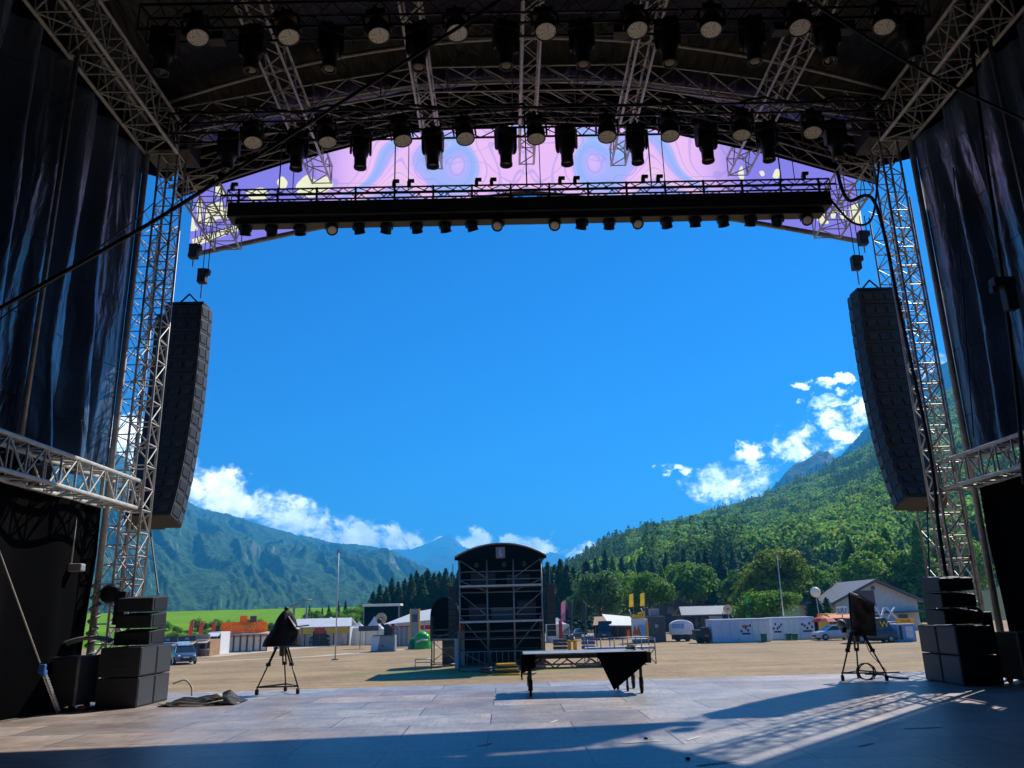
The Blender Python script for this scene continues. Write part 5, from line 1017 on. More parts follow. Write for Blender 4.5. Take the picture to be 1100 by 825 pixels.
q, w, h = surv(697, 716, 662, 690); o = thing('dark_container', 'dark grey container cabin with a pale sign right of the caution kiosk', 'container', tuple(q)); B().box((0, 1.3, h/2), (w, 2.6, h)).build('body', 'dark_grey', o, bevel=.04); text_mesh('lettering', 'III', 'text_white', o, (0, -.03, h*.62), .45, ext=.02); B().box((0, 1.2, h+.4), (w*.5, 1.2, .8)).build('roof_unit', 'grey', o, bevel=.05); B().box((w*.4, 2.8, h+.3), (w*.5, .2, 1.6)).build('rear_board', 'wall_dark', o); B().box((w*.33, -.02, h*.55), (w*.2, .05, h*.5)).build('door', 'wall_dark', o)
q, w, h = surv(721, 746, 666, 689); o = thing('round_caravan', 'white caravan with a rounded roof in front of the dark houses', 'caravan', tuple(q), rad(-8)); pr = [(-w/2, .7), (w/2, .7), (w/2, h*.7)]+[(w/2*math.cos(math.pi*i/12), h*.72+h*.28*math.sin(math.pi*i/12)) for i in range(1, 12)]+[(-w/2, h*.7)]; B().slab([(x, 0, z) for x, z in pr], (0, 2.4, 0)).build('body', 'container', o, bevel=.08); B().box((-w*.15, -.02, h*.72), (w*.5, .05, h*.22)).build('window', 'sky_blue', o); B().box((0, .3, .5), (w*.9, .3, .6)).build('skirt', 'dark_grey', o)
for xx in (-w*.2, w*.2): B().lathe([(.2, -.1), (.34, -.1), (.34, .1), (.2, .1)], 14, Matrix.Rotation(rad(90), 4, 'X'), (xx, -.05, .34)).build('wheel', 'rubber', o, True)
q, w, h = surv(748, 764, 675, 691); o = thing('black_trailer', 'black equipment trailer between the caravan and the white containers', 'trailer', tuple(q)); B().box((0, .8, h*.55), (w, 1.6, h*.7)).box((w*.2, .5, h*.95), (w*.5, .9, h*.25)).build('body', 'black_box', o, bevel=.04); B().box((w*.25, -.02, h*.5), (.4, .05, .25)).build('tail_light', 'orange', o)
for xx in (-w*.3, -w*.1, w*.25): B().lathe([(.15, -.1), (.3, -.1), (.3, .1), (.15, .1)], 12, Matrix.Rotation(rad(90), 4, 'X'), (xx, -.05, .3)).build('wheel', 'rubber', o, True)
def container(px0, px1, yt, yb, label, panels, rz=0):
    q, w, h = surv(px0, px1, yt, yb); o = thing('toilet_container', label, 'container', tuple(q), rz, 'white containers on the right')
    B().box((0, 1.3, h/2), (w, 2.5, h)).build('body', 'container', o, bevel=.03); B().box((0, 1.3, h+.05), (w*1.01, 2.6, .12)).build('roof', 'white', o); x = -w/2
    for i, (f, m, art) in enumerate(panels):
        pw = w*f; pn = B().box((x+pw/2, .03, h*.48), (pw*.95, .05, h*.92)).build('panel', m, o, bevel=.01)
        if art:
            for k in range(5): B().box((x+pw*(.18+.16*k), -.01, h*(.62+.12*math.sin(k*2.3+f*20))), (pw*.13, .02, h*.11)).build('print', 'text_black', pn)
            B().box((x+pw*.5, -.01, h*.38), (pw*.6, .02, h*.08)).build('print', 'text_black', pn)
            if art == 2: B().box((x+pw*.5, -.012, h*.72), (pw*.4, .02, h*.1)).build('print', 'orange', pn)
        x += pw
    return o
container(766, 829, 666, 690, 'long white container with grey-blue doors and a printed panel', [(.17, 'pale_blue', 0), (.14, 'pale_blue', 0), (.15, 'pale_blue', 0), (.24, 'container', 2), (.10, 'cream', 0), (.10, 'cream', 0), (.10, 'cream', 0)])
container(830, 877, 664, 687, 'white container with two printed grey panels, nearer the white house', [(.28, 'container', 1), (.13, 'cream', 0), (.12, 'cream', 0), (.12, 'cream', 0), (.35, 'container', 1)])
for i, px in enumerate((820, 846, 853)):
    q, w, h = surv(px-3, px+3, 680, 690 if i == 0 else 688); q.y -= .6; o = thing('waste_bin', f'dark green waste bin in front of the white containers, {("left", "middle", "right")[i]} one', 'bin', tuple(q), 0, 'green bins'); B().slab([(-w*.38, 0, .08), (w*.38, 0, .08), (w*.45, 0, h*.9), (-w*.45, 0, h*.9)], (0, .5, 0)).build('body', 'dark_green', o, bevel=.03); B().box((0, .25, h*.93), (w*.95, .6, .08)).build('lid', 'dark_green', o, bevel=.02)
# stalls by the house
o = stall(892, 916, 664, 690, 'stall with an orange awning and yellow boards left of the right tripod', 'flag_yellow', 'orange', None, depth=3, d=92)
q = P(905, 660, 91); o = thing('hanging_sign', 'white board with dark letters held above the orange awning stall', 'sign', (q.x, 91, GZ)); z = P(905, 656, 91).z-GZ; B().box((0, 0, z), (1.25, .08, .8)).build('board', 'white', o, bevel=.03); text_mesh('lettering', 'UU', 'text_black', o, (0, -.06, z), .7); B().tube((0, .1, 0), (0, .1, z), .05).build('post', 'alu_dark', o)
q, w, h = surv(946, 968, 652, 692, 82); q.z = GZ; h = P(957, 650, 82).z-GZ; o = thing('printed_booth', 'slate blue booth with tall cut-out white letters on top', 'booth', tuple(q)); hb = P(957, 668, 82).z-GZ
B().box((0, 1.2, hb/2), (w, 2.4, hb)).build('body', 'slate_print', o, bevel=.03); text_mesh('lettering', 'VX', 'text_white', o, (0, -.04, (h+hb)/2), (h-hb)*1.0, ext=.06); B().box((-w*.2, -.03, hb*.55), (w*.25, .05, hb*.6)).build('print', 'sky_blue', o); B().box((w*.25, -.03, hb*.55), (w*.35, .05, hb*.75)).build('poster', 'red', o)
q, w, h = surv(966, 986, 664, 694, 78); q.z = GZ; h = P(976, 664, 78).z-GZ; o = thing('banner_stall', 'pale stall with a yellow sign on top beside the right bass cabinets', 'stall', tuple(q)); B().box((0, 1.2, h*.38), (w, 2.4, h*.76)).build('body', 'sky_blue', o, bevel=.03); s_ = B().box((0, -.06, h*.88), (w, .12, h*.22)).build('sign', 'yellow', o); text_mesh('lettering', 'OO IIII', 'text_red', s_, (0, -.14, h*.88), h*.15); B().box((-w*.3, -.03, h*.4), (w*.14, .05, h*.6)).build('bottle_print', 'text_black', o); B().box((w*.15, -.03, h*.4), (w*.4, .05, h*.5)).build('poster', 'white', o)
q = P(872, 684, 94); o = thing('red_parasol', 'low red parasol behind the white car', 'parasol', (P(905, 676, 90).x-2.0, 90, GZ)); B().lathe([(1.4, 1.75), (1.0, 2.1), (.05, 2.4)], 12).build('canopy', 'red', o); B().tube((0, 0, 0), (0, 0, 2.4), .04).build('pole', 'alu', o)
# ------------------------------------------------------------------ HOUSES
def house(label, px0, px1, ye, ya, yb, d, depth, wall, roof, over=.6, shutter='brown'):
    q = P((px0+px1)/2, yb, d); q.z = GZ; w = P(px1, yb, d).x-P(px0, yb, d).x; he = P((px0+px1)/2, ye, d).z-GZ; ha = P((px0+px1)/2, ya, d).z-GZ
    o = thing('house', label, 'house', tuple(q))
    B().slab([(-w/2, 0, 0), (w/2, 0, 0), (w/2, 0, he), (0, 0, ha), (-w/2, 0, he)], (0, depth, 0)).build('wall', wall, o)
    sl_ = (ha-he)/(w/2); ov = over
    for s in (-1, 1): B().slab([(0, -ov, ha+.06), (s*(w/2+ov), -ov, he-ov*sl_+.06), (s*(w/2+ov), depth+ov, he-ov*sl_+.06), (0, depth+ov, ha+.06)], (0, 0, .2)).build('roof', roof, o)
    for s in (-1, 1): B().slab([(0, -ov-.05, ha-.1), (s*(w/2+ov), -ov-.05, he-ov*sl_-.1), (s*(w/2+ov), -ov-.05, he-ov*sl_+.12), (0, -ov-.05, ha+.12)], (0, .05, 0)).build('bargeboard', 'brown', o)
    return o, w, he, ha
o, w, he, ha = house('white gabled house with a grey roof at the right edge of the field', 903, 992, 645, 624, 690, 112, 14, 'plaster', 'roof_grey', .9)
B().box((-w*.13, -.03, he+.4), (2.6, .08, 1.9)).build('shutter', 'brown', o); B().box((-w*.13, -.06, he-.6), (2.9, .12, .12)).build('sill', 'grey', o)
B().box((0, -.04, he*.60), (w*.99, .08, .18)).build('band', 'roof_grey', o); B().box((w*.3, -.9, he*.62), (w*.4, 1.8, .15)).build('canopy', 'roof_grey', o)
for k in range(3): fr = B().box((-w*.3+w*.3*k, -.04, he*.38), (1.5, .08, 1.4)).build('window', 'white', o); B().box((-w*.3+w*.3*k, -.09, he*.38), (1.25, .04, 1.15)).build('pane', 'glass', fr)
B().box((-.2, -.05, ha-.9), (.5, .08, .5)).build('vent', 'roof_grey', o)
o, w, he, ha = house('dark gabled house between the trees behind the caravan', 706, 748, 652, 640, 690, 135, 10, 'wall_dark', 'wall_dark'); B().box((-w*.1, -.03, he-.3), (1.2, .06, 1.5)).build('window', 'glass', o)
q, w, h = surv(737, 792, 661, 690, 122); q.z = GZ; h = P(765, 661, 122).z-GZ; o = thing('low_house', 'low grey house with a long flat-pitched roof behind the containers', 'house', tuple(q)); B().box((0, 3, h/2), (w, 6, h)).build('wall', 'wall_dark', o); B().slab([(-w/2-.5, -.6, h), (w/2+.5, -.6, h), (w/2, 3, h+1.2), (-w/2, 3, h+1.2)], (0, 0, .15)).slab([(-w/2, 3, h+1.2), (w/2, 3, h+1.2), (w/2+.5, 6.6, h), (-w/2-.5, 6.6, h)], (0, 0, .15)).build('roof', 'grey', o)
B().box((w*.12, -.05, h*.62), (w*.26, .1, h*.7)).build('pale_wall', 'cream', o)
for k in range(3): B().box((-w*.38+w*.12*k, -.04, h*.65), (1.1, .06, 1.3)).build('window', 'glass', o)
q, w, h = surv(790, 812, 650, 690, 124); q.z = GZ; h = P(800, 655, 124).z-GZ; o = thing('flat_shed', 'flat roofed shed on posts behind the containers, beside the green flag', 'shed', tuple(q)); B().box((0, 2, h), (w*1.3, 4, .25)).build('roof', 'grey', o); B().box((0, 3.5, h/2), (w, .2, h)).build('wall', 'dark_green', o)
for s in (-1, 1): B().box((s*w*.5, 0, h/2), (.2, .2, h)).build('post', 'alu', o)
# ------------------------------------------------------------------ TERRAIN
def rayaz(px, py): r = ray(px, py); return math.atan2(r[0], r[1]), r[2]/math.hypot(r[0], r[1])
def terrain_mat(name, forest, meadow, rock, fscale, mth_=.6, rth=.66, tree=.06, bump=1.2):
    m = bpy.data.materials.new(name); m.use_nodes = True; nt = m.node_tree; N = nt.nodes; L = nt.links; b = N['Principled BSDF']; b.inputs['Roughness'].default_value = .9; b.inputs['Specular IOR Level'].default_value = .1
    tc = N.new('ShaderNodeTexCoord')
    def nz(s, d=8, r=.65, st=None):
        n = N.new('ShaderNodeTexNoise'); n.inputs['Scale'].default_value = s; n.inputs['Detail'].default_value = d; n.inputs['Roughness'].default_value = r; L.new(tc.outputs['Object'], n.inputs[0]); return n.outputs[0]
    def ramp(f, a, c):
        r = N.new('ShaderNodeMapRange'); r.inputs[1].default_value = a; r.inputs[2].default_value = c; L.new(f, r.inputs[0]); return r.outputs[0]
    def mixc(f, a, c):
        x = N.new('ShaderNodeMix'); x.data_type = 'RGBA'; L.new(f, x.inputs[0])
        for i, v in ((6, a), (7, c)):
            if isinstance(v, tuple): x.inputs[i].default_value = (*v, 1)
            else: L.new(v, x.inputs[i])
        return x.outputs[2]
    c = mixc(ramp(nz(tree, 6, .75), .38, .62), tuple(v*.4 for v in forest), tuple(v*1.7 for v in forest))
    c = mixc(ramp(nz(fscale, 9, .62), mth_, mth_+.035), c, meadow)
    n = N.new('ShaderNodeNewGeometry'); sp = N.new('ShaderNodeSeparateXYZ'); L.new(n.outputs['Normal'], sp.inputs[0])
    k = N.new('ShaderNodeMath'); k.operation = 'ADD'; L.new(nz(fscale*1.7, 9, .7), k.inputs[0]); L.new(ramp(sp.outputs[2], .95, .55), k.inputs[1])
    c = mixc(ramp(k.outputs[0], rth+.35, rth+.55), c, rock)
    L.new(c, b.inputs['Base Color'])
    bp = N.new('ShaderNodeBump'); bp.inputs['Strength'].default_value = 1; bp.inputs['Distance'].default_value = bump/tree*.5; L.new(nz(tree, 5, .7), bp.inputs['Height']); L.new(bp.outputs[0], b.inputs['Normal']); return m
def mountain(name, sil, r0, r1, m, amp, pw=1.15, nu=260, nv=120, seed=0, back=True, skew=0.):
    az = [rayaz(*s) for s in sil]; A = np.array([a for a, _ in az]); E_ = np.array([e for _, e in az]); a0, a1 = A[0], A[-1]
    def f(u, v):
        a = a0+(a1-a0)*u; e = float(np.interp(a, A, E_))
        if v <= .8: t = v/.8; r = r0+(r1-r0)*t; h = (EYE-GZ+e*r1)*t**pw
        else: t = 1-(v-.8)/.2*.5; r = r1+(1-t)*(r1-r0); h = (EYE-GZ+e*r1)*t**.8
        x, y = r*math.sin(a), r*math.cos(a); s = 1/(r1-r0)*2.6
        q = Vector(((a+.16*t+.035*noise.noise((a*14, t*4, seed)))*30+seed, t*4.5, seed*1.7))
        rd = noise.ridged_multi_fractal(q, 1., 2.1, 7, 1., 2., noise_basis='PERLIN_ORIGINAL') if True else 0
        fb = noise.fractal(Vector((x*.0011, y*.0011, seed)), 1., 2., 6)
        d = ((rd-1.1)*.45+fb*.75)*amp*min(1, t*2.2)*(1.0 if v < .8 else .6)
        if v > .7: d *= max(.18, 1-(v-.7)*6) if v < .8 else .18
        d += noise.noise(q*9)*amp*.05
        return (x, y, GZ-1+h+d)
    return structure(B().grid(f, nu, nv).build(name, m, None, True))
K['range_left'] = terrain_mat('forested_slope', (.035, .085, .028), (.12, .24, .04), (.24, .24, .22), .0016, .66, 1.08, .05)
K['range_far'] = terrain_mat('distant_slope', (.045, .07, .04), (.12, .17, .07), (.28, .28, .28), .0012, .64, .62, .012)
K['rock'] = terrain_mat('rock_face', (.045, .065, .04), (.10, .13, .06), (.22, .22, .22), .002, .66, .60, .02)
mountain('mountain_slope', [(20, 420), (60, 440), (130, 492), (180, 524), (215, 545), (260, 556), (300, 569), (350, 580), (400, 586), (425, 592), (448, 606), (475, 622), (505, 640), (540, 660)], 800, 3600, 'range_left', 75, 1.1, 380, 170, 3)
mountain('mountain_range', [(360, 640), (400, 622), (430, 610), (450, 604), (465, 597), (490, 594), (520, 603), (560, 612), (600, 616), (640, 622), (700, 640)], 4500, 6800, 'range_far', 110, 1.1, 160, 70, 9)
mountain('mountain_peaks', [(340, 600), (400, 592), (440, 590), (468, 580), (483, 573), (497, 586), (510, 592), (531, 587), (545, 593), (565, 600), (592, 592), (602, 595), (616, 602), (640, 606), (700, 612), (760, 640)], 6500, 9000, 'range_far', 120, 1.3, 200, 70, 17)
mountain('rock_mountain', [(700, 640), (735, 604), (770, 572), (800, 548), (830, 522), (848, 502), (865, 494), (878, 484), (889, 483), (899, 490), (904, 486), (916, 473), (935, 452), (960, 430), (1010, 390), (1090, 338)], 1400, 2400, 'rock', 90, 1.2, 260, 90, 23)
# wooded hill on the right
HS = [(540, 664), (575, 655), (600, 640), (630, 618), (650, 600), (690, 584), (720, 577), (745, 570), (770, 561), (800, 551), (830, 540), (870, 523), (900, 508), (925, 493), (960, 468), (1000, 439), (1050, 412), (1100, 385), (1250, 310)]
HA = np.array([rayaz(*s)[0] for s in HS]); HE = np.array([rayaz(*s)[1] for s in HS]); HR0 = 175.
def hr1(a): return 620+600*min(1, max(0, (a-HA[0])/(HA[-4]-HA[0])))
def hill_z(a, r):
    r1 = hr1(a); e = float(np.interp(a, HA, HE)); t = max(0, (r-HR0)/(r1-HR0))
    if t <= 1: z = (e*r1+EYE-GZ)*t**1.18
    else: z = (e*r1+EYE-GZ)*max(.3, 1-(t-1)*.9)
    k = min(1, t*4)*(1 if t < .85 else max(.1, 1-(t-.85)*6))
    return GZ-.5+z+k*9*noise.noise((r*math.sin(a)*.009, r*math.cos(a)*.009, 3))
K['hill'] = mat('forest_floor', (.022, .042, .014), .95, 0, .4, .05, spec=.1)
structure(B().grid(lambda u, v: (lambda a, r: (r*math.sin(a), r*math.cos(a), hill_z(a, r)))(HA[0]+(HA[-1]-HA[0])*u, HR0+(hr1(HA[0]+(HA[-1]-HA[0])*u)*1.25-HR0)*v), 130, 70).build('wooded_hill', 'hill', None, True))
# grass bank on the left
def bank_z(x, y):
    k = min(1, max(0, (-18-x)/22)); t = min(1, max(0, (y-122)/9)); t2 = min(1, max(0, (y-131)/90)); return GZ-.05+k*(2.3*t*t*(3-2*t)+3.9*t2)+.15*noise.noise((x*.15, y*.15, 0))*t
K['meadow'] = mat('bright_meadow', (.11, .26, .006), .9, 0, .25, .12, .5, 3, col2=(.18, .33, .012), spec=.1)
structure(B().grid(lambda u, v: (-190+182*u, 118+130*v, bank_z(-190+182*u, 118+130*v)), 100, 60).build('meadow', 'meadow', None, True))
# ------------------------------------------------------------------ TREES
def quads_mesh(name, Cc, Nn, size, m, aspect=1.4):
    n = len(Cc); Nn = Nn/np.linalg.norm(Nn, axis=1, keepdims=True); r = rng.normal(size=(n, 3)); A = np.cross(Nn, r); A /= np.linalg.norm(A, axis=1, keepdims=True); Bv = np.cross(Nn, A)
    s = np.asarray(size).reshape(-1, 1)*np.ones((n, 1)); A = A*s*aspect/2; Bv = Bv*s/2; bend = Nn*s*.18
    V = np.stack([Cc-A-bend, Cc-Bv*.9+bend*.3, Cc+A-bend, Cc+Bv*.9+bend*.3], 1).reshape(-1, 3)
    me = bpy.data.meshes.new(name); me.vertices.add(4*n); me.vertices.foreach_set('co', V.astype(np.float32).ravel()); me.loops.add(4*n); me.loops.foreach_set('vertex_index', np.arange(4*n, dtype=np.int32)); me.polygons.add(n); me.polygons.foreach_set('loop_start', np.arange(0, 4*n, 4, dtype=np.int32)); me.update(calc_edges=True); me.materials.append(K[m]); return me
def crown_pts(nl, per, rx, rz, seed):
    g = np.random.default_rng(seed); Cs, Ns, Ss = [], [], []
    for i in range(nl):
        d = g.normal(size=3); d[2] = d[2]*.8+.25; d /= np.linalg.norm(d); rr = g.uniform(.35, .82); c = d*np.array([rx, rx, rz])*rr; c[2] *= 1.0
        lr = g.uniform(.26, .44)*rx
        p = g.normal(size=(per, 3)); p[:, 2] = p[:, 2]+.25; p /= np.linalg.norm(p, axis=1, keepdims=True); rad_ = lr*g.uniform(.55, 1.12, size=(per, 1)); Cs.append(c+p*rad_*np.array([1, 1, .8])); Ns.append(p+g.normal(size=(per, 3))*.55+d*.4); Ss.append(g.uniform(.7, 1.3, per))
    return np.concatenate(Cs), np.concatenate(Ns), np.concatenate(Ss)
def broad_tree_meshes(seed, m, rx=.42, rz=.36, cz=.62, leaf=.036, nl=30, per=150):
    Cc, Nn, Ss = crown_pts(nl, per, rx, rz, seed); Cc = Cc+np.array([0, 0, cz]); return quads_mesh('crown', Cc, Nn, Ss*leaf, m)
def conifer_meshes(seed, m, w=.16, n=1500, base=.08, leaf=.035, droop=.5):
    g = np.random.default_rng(seed); t = 1-g.uniform(0, 1, n)**.62; t = np.clip(t, 0, .995); a = g.uniform(0, 2*math.pi, n); ph = g.uniform(0, 6.28, 3)
    f = (t*15+.35*np.sin(a*3+ph[0])+.25*np.sin(a*5+ph[1])) % 1.; lim = 1+.22*np.sin(a*2+ph[2]+t*9)+.12*np.sin(a*7+t*23)
    rm = w*(1-t)**.85*(.58+.42*(1-f))*lim+.006; r = rm*g.uniform(.15, 1, n)**.45; Cc = np.stack([r*np.cos(a), r*np.sin(a), base+(1-base)*t-droop*.35*r], 1)
    Nn = np.stack([np.cos(a)*.7, np.sin(a)*.7, np.full(n, .75)], 1)+g.normal(0, .4, (n, 3)); Ss = g.uniform(.7, 1.3, n)*(1-.55*t)
    return quads_mesh('crown', Cc, Nn, Ss*leaf, m, 1.6)
def trunk_mesh(seed, h=.62, r=.022, limbs=7, conifer=False):
    g = random.Random(seed); b = B()
    if conifer: b.path([(0, 0, -.02), (.002, 0, .4), (0, .002, .95)], [.014, .010, .002], 7)
    else:
        b.path([(0, 0, -.03), (.006, .004, .12), (-.004, .008, .3), (.006, 0, h)], [r*1.3, r, r*.8, r*.35], 8)
        for i in range(limbs): a = g.uniform(0, 6.28); z = g.uniform(.24, .5); l_ = g.uniform(.2, .34); b.path([(0, 0, z), (math.cos(a)*l_*.5, math.sin(a)*l_*.5, z+l_*.45), (math.cos(a)*l_, math.sin(a)*l_, z+l_*.75)], [r*.5, r*.32, r*.1], 6)
    me = bpy.data.meshes.new('trunk'); me.from_pydata(b.v, [], b.f); me.materials.append(K['bark']); me.polygons.foreach_set('use_smooth', [True]*len(me.polygons)); return me
TM = {}
def tmesh(kind, v):
    key = (kind, v)
    if key not in TM:
        sd = hash_seed[kind]*10+v
        if kind == 'fir': TM[key] = (conifer_meshes(sd, 'needle', .17, 5200, .04, .030), trunk_mesh(sd, conifer=True))
        elif kind == 'larch': TM[key] = (conifer_meshes(sd, 'needle_light', .17, 4600, .05, .030, .2), trunk_mesh(sd, conifer=True))
        elif kind == 'broad': TM[key] = (broad_tree_meshes(sd, 'leaf', .40, .38, .6), trunk_mesh(sd))
        elif kind == 'bright': TM[key] = (broad_tree_meshes(sd, 'leaf_bright', .44, .36, .58), trunk_mesh(sd))
        elif kind == 'olive': TM[key] = (broad_tree_meshes(sd, 'leaf_olive', .42, .40, .58, .034, 34, 170), trunk_mesh(sd))
        elif kind == 'willow': TM[key] = (broad_tree_meshes(sd, 'leaf_grey', .38, .40, .56, .032, 34, 160), trunk_mesh(sd))
        elif kind == 'poplar': TM[key] = (broad_tree_meshes(sd, 'needle_light', .30, .42, .54, .034, 40, 110), trunk_mesh(sd))
        else: TM[key] = (broad_tree_meshes(sd, 'leaf_bright' if v else 'leaf_olive', .62, .42, .45, .075, 14, 70), trunk_mesh(sd, .5, .03, 5))
    return TM[key]
hash_seed = {'fir': 1, 'larch': 2, 'broad': 3, 'bright': 4, 'olive': 5, 'willow': 6, 'poplar': 7, 'bush': 8}
NM = {'fir': 'fir_tree', 'larch': 'larch_tree', 'broad': 'broadleaf_tree', 'bright': 'broadleaf_tree', 'olive': 'broadleaf_tree', 'willow': 'willow_tree', 'poplar': 'slender_tree', 'bush': 'bush'}
def plant(kind, v, x, y, z, h, label, group=None, wide=1.):
    cm, tm = tmesh(kind, v); t = thing(NM[kind], label, 'bush' if kind == 'bush' else 'tree', (x, y, z), random.uniform(0, 6.28), group); t.scale = (h*wide, h*wide, h)
    for nm, me in (('crown', cm), ('trunk', tm)): o = bpy.data.objects.new(nm, me); C.objects.link(o); o.parent = t
    return t
def tree(kind, px, yt, d, label, group=None, wide=1., v=None):
    q = P(px, 688, d); h = P(px, yt, d).z-GZ; return plant(kind, random.randrange(2) if v is None else v, q.x, d, GZ, h, label, group, wide)
g1 = 'dark firs left of the sound tower'; l1 = 'tall dark fir in the dense row left of the sound tower'
for px, yt, d in ((400, 634, 175), (407, 627, 165), (414, 630, 158), (420, 620, 168), (427, 624, 160), (434, 621, 170), (441, 616, 160), (447, 612, 168), (453, 617, 158), (459, 610, 165), (466, 615, 160), (472, 613, 172), (479, 610, 160), (486, 614, 166), (493, 612, 158), (500, 618, 170)): tree('fir', px, yt, d, l1, g1, random.uniform(1.6, 2.1))
g2 = 'firs right of the sound tower'; l2 = 'tall dark fir in the dense row right behind the sound tower'
for px, yt, d in ((584, 606, 160), (591, 603, 155), (598, 606, 165), (605, 600, 158), (612, 606, 152), (619, 608, 165), (626, 613, 155), (634, 600, 172), (570, 612, 165), (558, 614, 170)): tree('fir', px, yt, d, l2, g2, random.uniform(1.7, 2.2))
lb = 'low leafy tree in front of the mountain slope left of the dark firs'
for px, yt, d, k in ((345, 652, 170, 'fir'), (352, 649, 165, 'fir'), (362, 645, 172, 'fir'), (370, 644, 168, 'fir'), (381, 648, 160, 'bright'), (390, 646, 165, 'broad'), (397, 648, 150, 'bright'), (376, 655, 145, 'bright'), (356, 656, 150, 'broad'), (337, 655, 150, 'broad'), (331, 650, 190, 'fir')):
    tree(k, px, yt, d, lb if k != 'fir' else 'small dark fir in front of the mountain slope behind the marquee', 'low trees behind the marquee' if k != 'fir' else 'small firs behind the marquee', 1.1)
tree('bright', 482, 648, 140, 'light green bush tree showing between the small side tower and the firs', None, 1.0)
tree('willow', 646, 606, 122, 'large grey-green drooping tree right of the sound tower', None, 1.0, 0)
tree('willow', 630, 622, 128, 'smaller grey-green tree beside the sound tower speaker column', None, 1.0, 1)
tree('bright', 668, 606, 150, 'light green rounded tree rising behind the large drooping tree', None, .95, 0)
tree('broad', 700, 612, 118, 'dark broad tree with a bright rim behind the caution kiosk', None, 1.0, 1)
tree('broad', 682, 620, 130, 'leafy tree between the drooping tree and the yellow flags', None, .9, 0)
tree('larch', 716, 606, 150, 'yellow-green larch left of the dark gabled house', None, 1.4, 0)
tree('poplar', 733, 596, 165, 'slender light tree rising above the dark gabled house', None, .8, 0)
tree('broad', 748, 603, 145, 'dark rounded tree behind the low grey house', None, .95, 1)
tree('fir', 766, 589, 150, 'tall fir standing above the low grey house', None, 1.6, 1)
tree('poplar', 752, 594, 175, 'tall slender tree just left of the tall fir', None, .8, 1)
tree('fir', 782, 592, 158, 'tall dark fir behind the straw coloured disc', None, 1.5, 0)
tree('broad', 800, 608, 135, 'broadleaf tree behind the flat roofed shed', None, 1.0, 0)
tree('fir', 812, 600, 165, 'fir tree left of the big round tree', None, 1.5, 1)
tree('olive', 838, 584, 118, 'big round tree with a brownish sunlit top left of the white house', None, 1.0, 0)
tree('olive', 815, 612, 124, 'round olive tree touching the left side of the big round tree', None, 1.0, 1)
tree('bright', 832, 627, 100, 'bright green bushy tree right behind the white containers', None, 1.25, 0)
tree('bright', 812, 640, 102, 'smaller bright green bush beside the green flag', None, 1.3, 1)
tree('broad', 878, 606, 126, 'rounded dark tree between the big round tree and the white house', None, 1.1, 1)
tree('fir', 880, 634, 102, 'dark conical shrub behind the white globe lamp', None, 2.6, 0)
tree('fir', 893, 641, 104, 'low dark conical shrub left of the white house', None, 2.8, 1)
tree('broad', 905, 600, 175, 'pale rounded tree on the lower slope above the white house roof', None, 1.0, 0)
for i, (px, yt, d, k, w) in enumerate(((926, 572, 140, 'larch', 1.7), (938, 580, 132, 'poplar', 1.0), (953, 566, 138, 'poplar', 1.05), (968, 563, 142, 'larch', 1.8), (982, 580, 135, 'poplar', 1.0), (1003, 557, 130, 'larch', 1.5), (1025, 566, 136, 'larch', 1.6), (1045, 560, 140, 'poplar', 1.0))):
    tree(k, px, yt, d, f'light green tall tree behind the white house, {ORD[i]} from the left', 'light green trees behind the white house', w)
for px, yt, d in ((655, 590, 230), (663, 594, 215), (673, 596, 235), (684, 598, 220), (692, 596, 240), (706, 598, 225), (722, 592, 235), (742, 588, 230), (758, 590, 220), (776, 586, 240), (796, 588, 230), (644, 598, 225)): tree('fir' if px % 3 else 'larch', px, yt, d, 'fir among the tall trees at the foot of the wooded hill', 'firs at the foot of the hill', 1.4)
gb = 'bushes along the grass bank'
for k in range(60):
    px = 168+k*3.2; d = 123+random.uniform(-1.5, 8); q = P(px, 680, d); plant('bush', random.randrange(3), q.x, d, bank_z(q.x, d)-.2, random.uniform(1.2, 2.1), 'rough leafy bush on the grass bank behind the left stalls', gb)
# far woodland: one mass
def proto_pts(kind, seed):
    g = np.random.default_rng(seed)
    if kind == 'c':
        t = g.uniform(0, 1, 170); a = g.uniform(0, 6.28, 170); r = .17*(1-t)**.9*g.uniform(.5, 1.1, 170)+.01; return np.stack([r*np.cos(a), r*np.sin(a), .08+.92*t-.3*r], 1), np.stack([np.cos(a)*.6, np.sin(a)*.6, np.full(170, .75)], 1)+g.normal(0, .3, (170, 3)), np.full(170, .062)*(1.15-.6*t)
    Cc, Nn, Ss = crown_pts(16, 26, .42, .36, seed); return Cc+np.array([0, 0, .58]), Nn, Ss*.062
PR = [(k, *proto_pts(k, s)) for s, k in enumerate('cccbbbb')]
def wood(name, label, pts, m):
    Cs, Ns, Ss = [], [], []
    for (x, y, z, h, w, k) in pts:
        _, c, n, s = PR[k]; a = random.uniform(0, 6.28); R_ = np.array([[math.cos(a), -math.sin(a), 0], [math.sin(a), math.cos(a), 0], [0, 0, 1]]); Cs.append((c@R_.T)*np.array([h*w, h*w, h])+np.array([x, y, z])); Ns.append(n@R_.T); Ss.append(s*h)
    me = quads_mesh(name, np.concatenate(Cs), np.concatenate(Ns), np.concatenate(Ss), m, 1.25); o = bpy.data.objects.new(name, me); C.objects.link(o); tag(o, label, 'forest'); o['kind'] = 'stuff'; return o
K['wood_leaf'] = mat('hillside_leaf', (.105, .235, .035), .75, 0, .5, .03, transl=.58, island=.3, col2=(.27, .44, .06), detail=2, spec=.08)
K['wood_needle'] = mat('hillside_needle', (.06, .14, .036), .75, 0, .4, .03, transl=.42, island=.3, col2=(.11, .20, .045), detail=2, spec=.08)
pb, pc = [], []
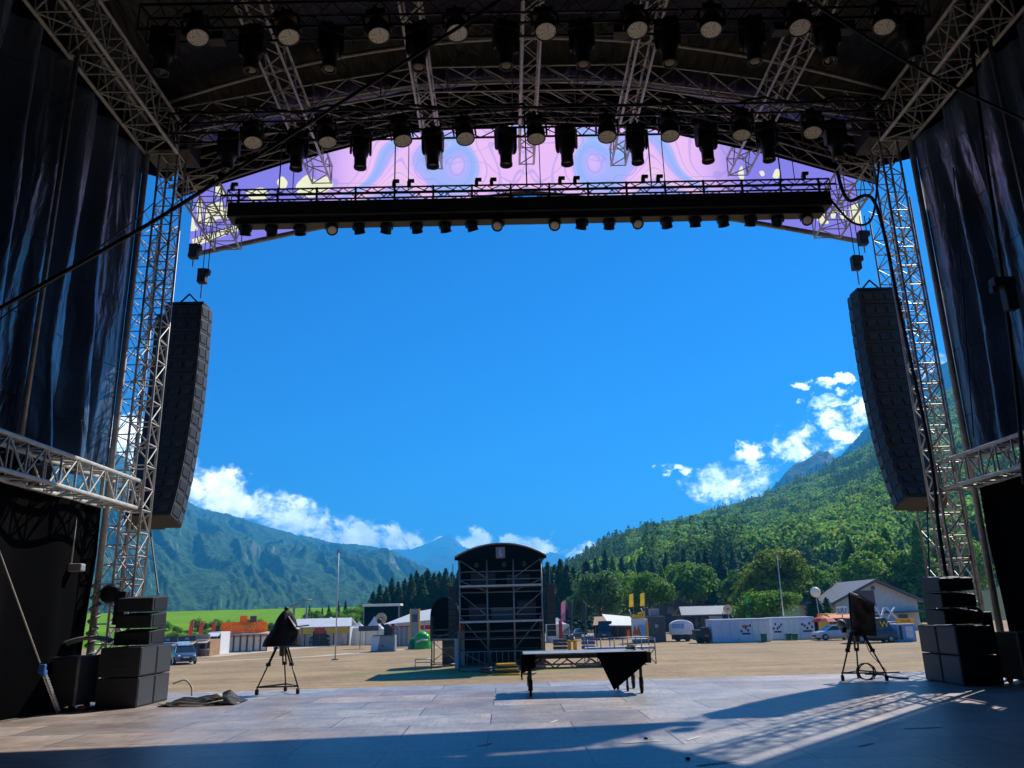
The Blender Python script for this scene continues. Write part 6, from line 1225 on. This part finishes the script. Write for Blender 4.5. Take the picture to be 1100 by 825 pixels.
for i in range(5200):
    a = random.uniform(HA[1], HA[-2]); u = random.random(); r = HR0+20+(hr1(a)*1.02-HR0-20)*u**.8; x, y = r*math.sin(a), r*math.cos(a)
    if y < 180 or r < (330 if a < HA[5] else 240): continue
    n_ = noise.noise((x*.012, y*.012, 8))
    if n_ > -.2: pb.append((x, y, hill_z(a, r)-1, random.uniform(12, 21), random.uniform(.95, 1.35), random.randrange(3, 7)))
    else: pc.append((x, y, hill_z(a, r)-1, random.uniform(14, 25), random.uniform(1.2, 1.7), random.randrange(3)))
wood('hillside_woodland', 'rounded broadleaf trees covering the wooded hill on the right', pb, 'wood_leaf')
wood('hillside_conifers', 'dark conifers mixed through the wooded hill on the right', pc, 'wood_needle')
# pylon on the ridge
a_, e_ = rayaz(705, 583); r_ = hr1(a_); z_ = hill_z(a_, r_); q = Vector((r_*math.sin(a_), r_*math.cos(a_), z_)); hh = (P(705, 570, q.y).z-z_); o = thing('power_pylon', 'lattice power pylon standing on the ridge of the wooded hill', 'pylon', tuple(q))
b = B()
for sx in (-1, 1): b.tube((sx*2, 0, 0), (sx*.4, 0, hh), .28)
for k in range(6): b.tube((-2+k*.27, 0, hh*k/6), (2-(k+1)*.27, 0, hh*(k+1)/6), .16)
b.build('mast', 'alu_dark', o)
for z in (.72, .86, .98): B().tube((-6, 0, hh*z), (6, 0, hh*z), .28).build('arm', 'alu_dark', o)
# ------------------------------------------------------------------ HAZE
hz = B().box((0, 3900, (960+GZ-1)/2), (24000, 12600, 960-(GZ-1))).build('haze', 'drape'); hz['kind'] = 'stuff'; hz.display_type = 'WIRE'
hm = bpy.data.materials.new('air'); hm.use_nodes = True; N = hm.node_tree.nodes; N.clear(); ou = N.new('ShaderNodeOutputMaterial'); pv = N.new('ShaderNodeVolumePrincipled')
pv.inputs['Color'].default_value = (.07, .50, 1, 1); pv.inputs['Density'].default_value = 2.3e-4; pv.inputs['Anisotropy'].default_value = .2
hm.node_tree.links.new(pv.outputs[0], ou.inputs['Volume']); hz.data.materials.clear(); hz.data.materials.append(hm)
tag(hz, 'thin pale blue air between the stage and the mountains', 'haze')
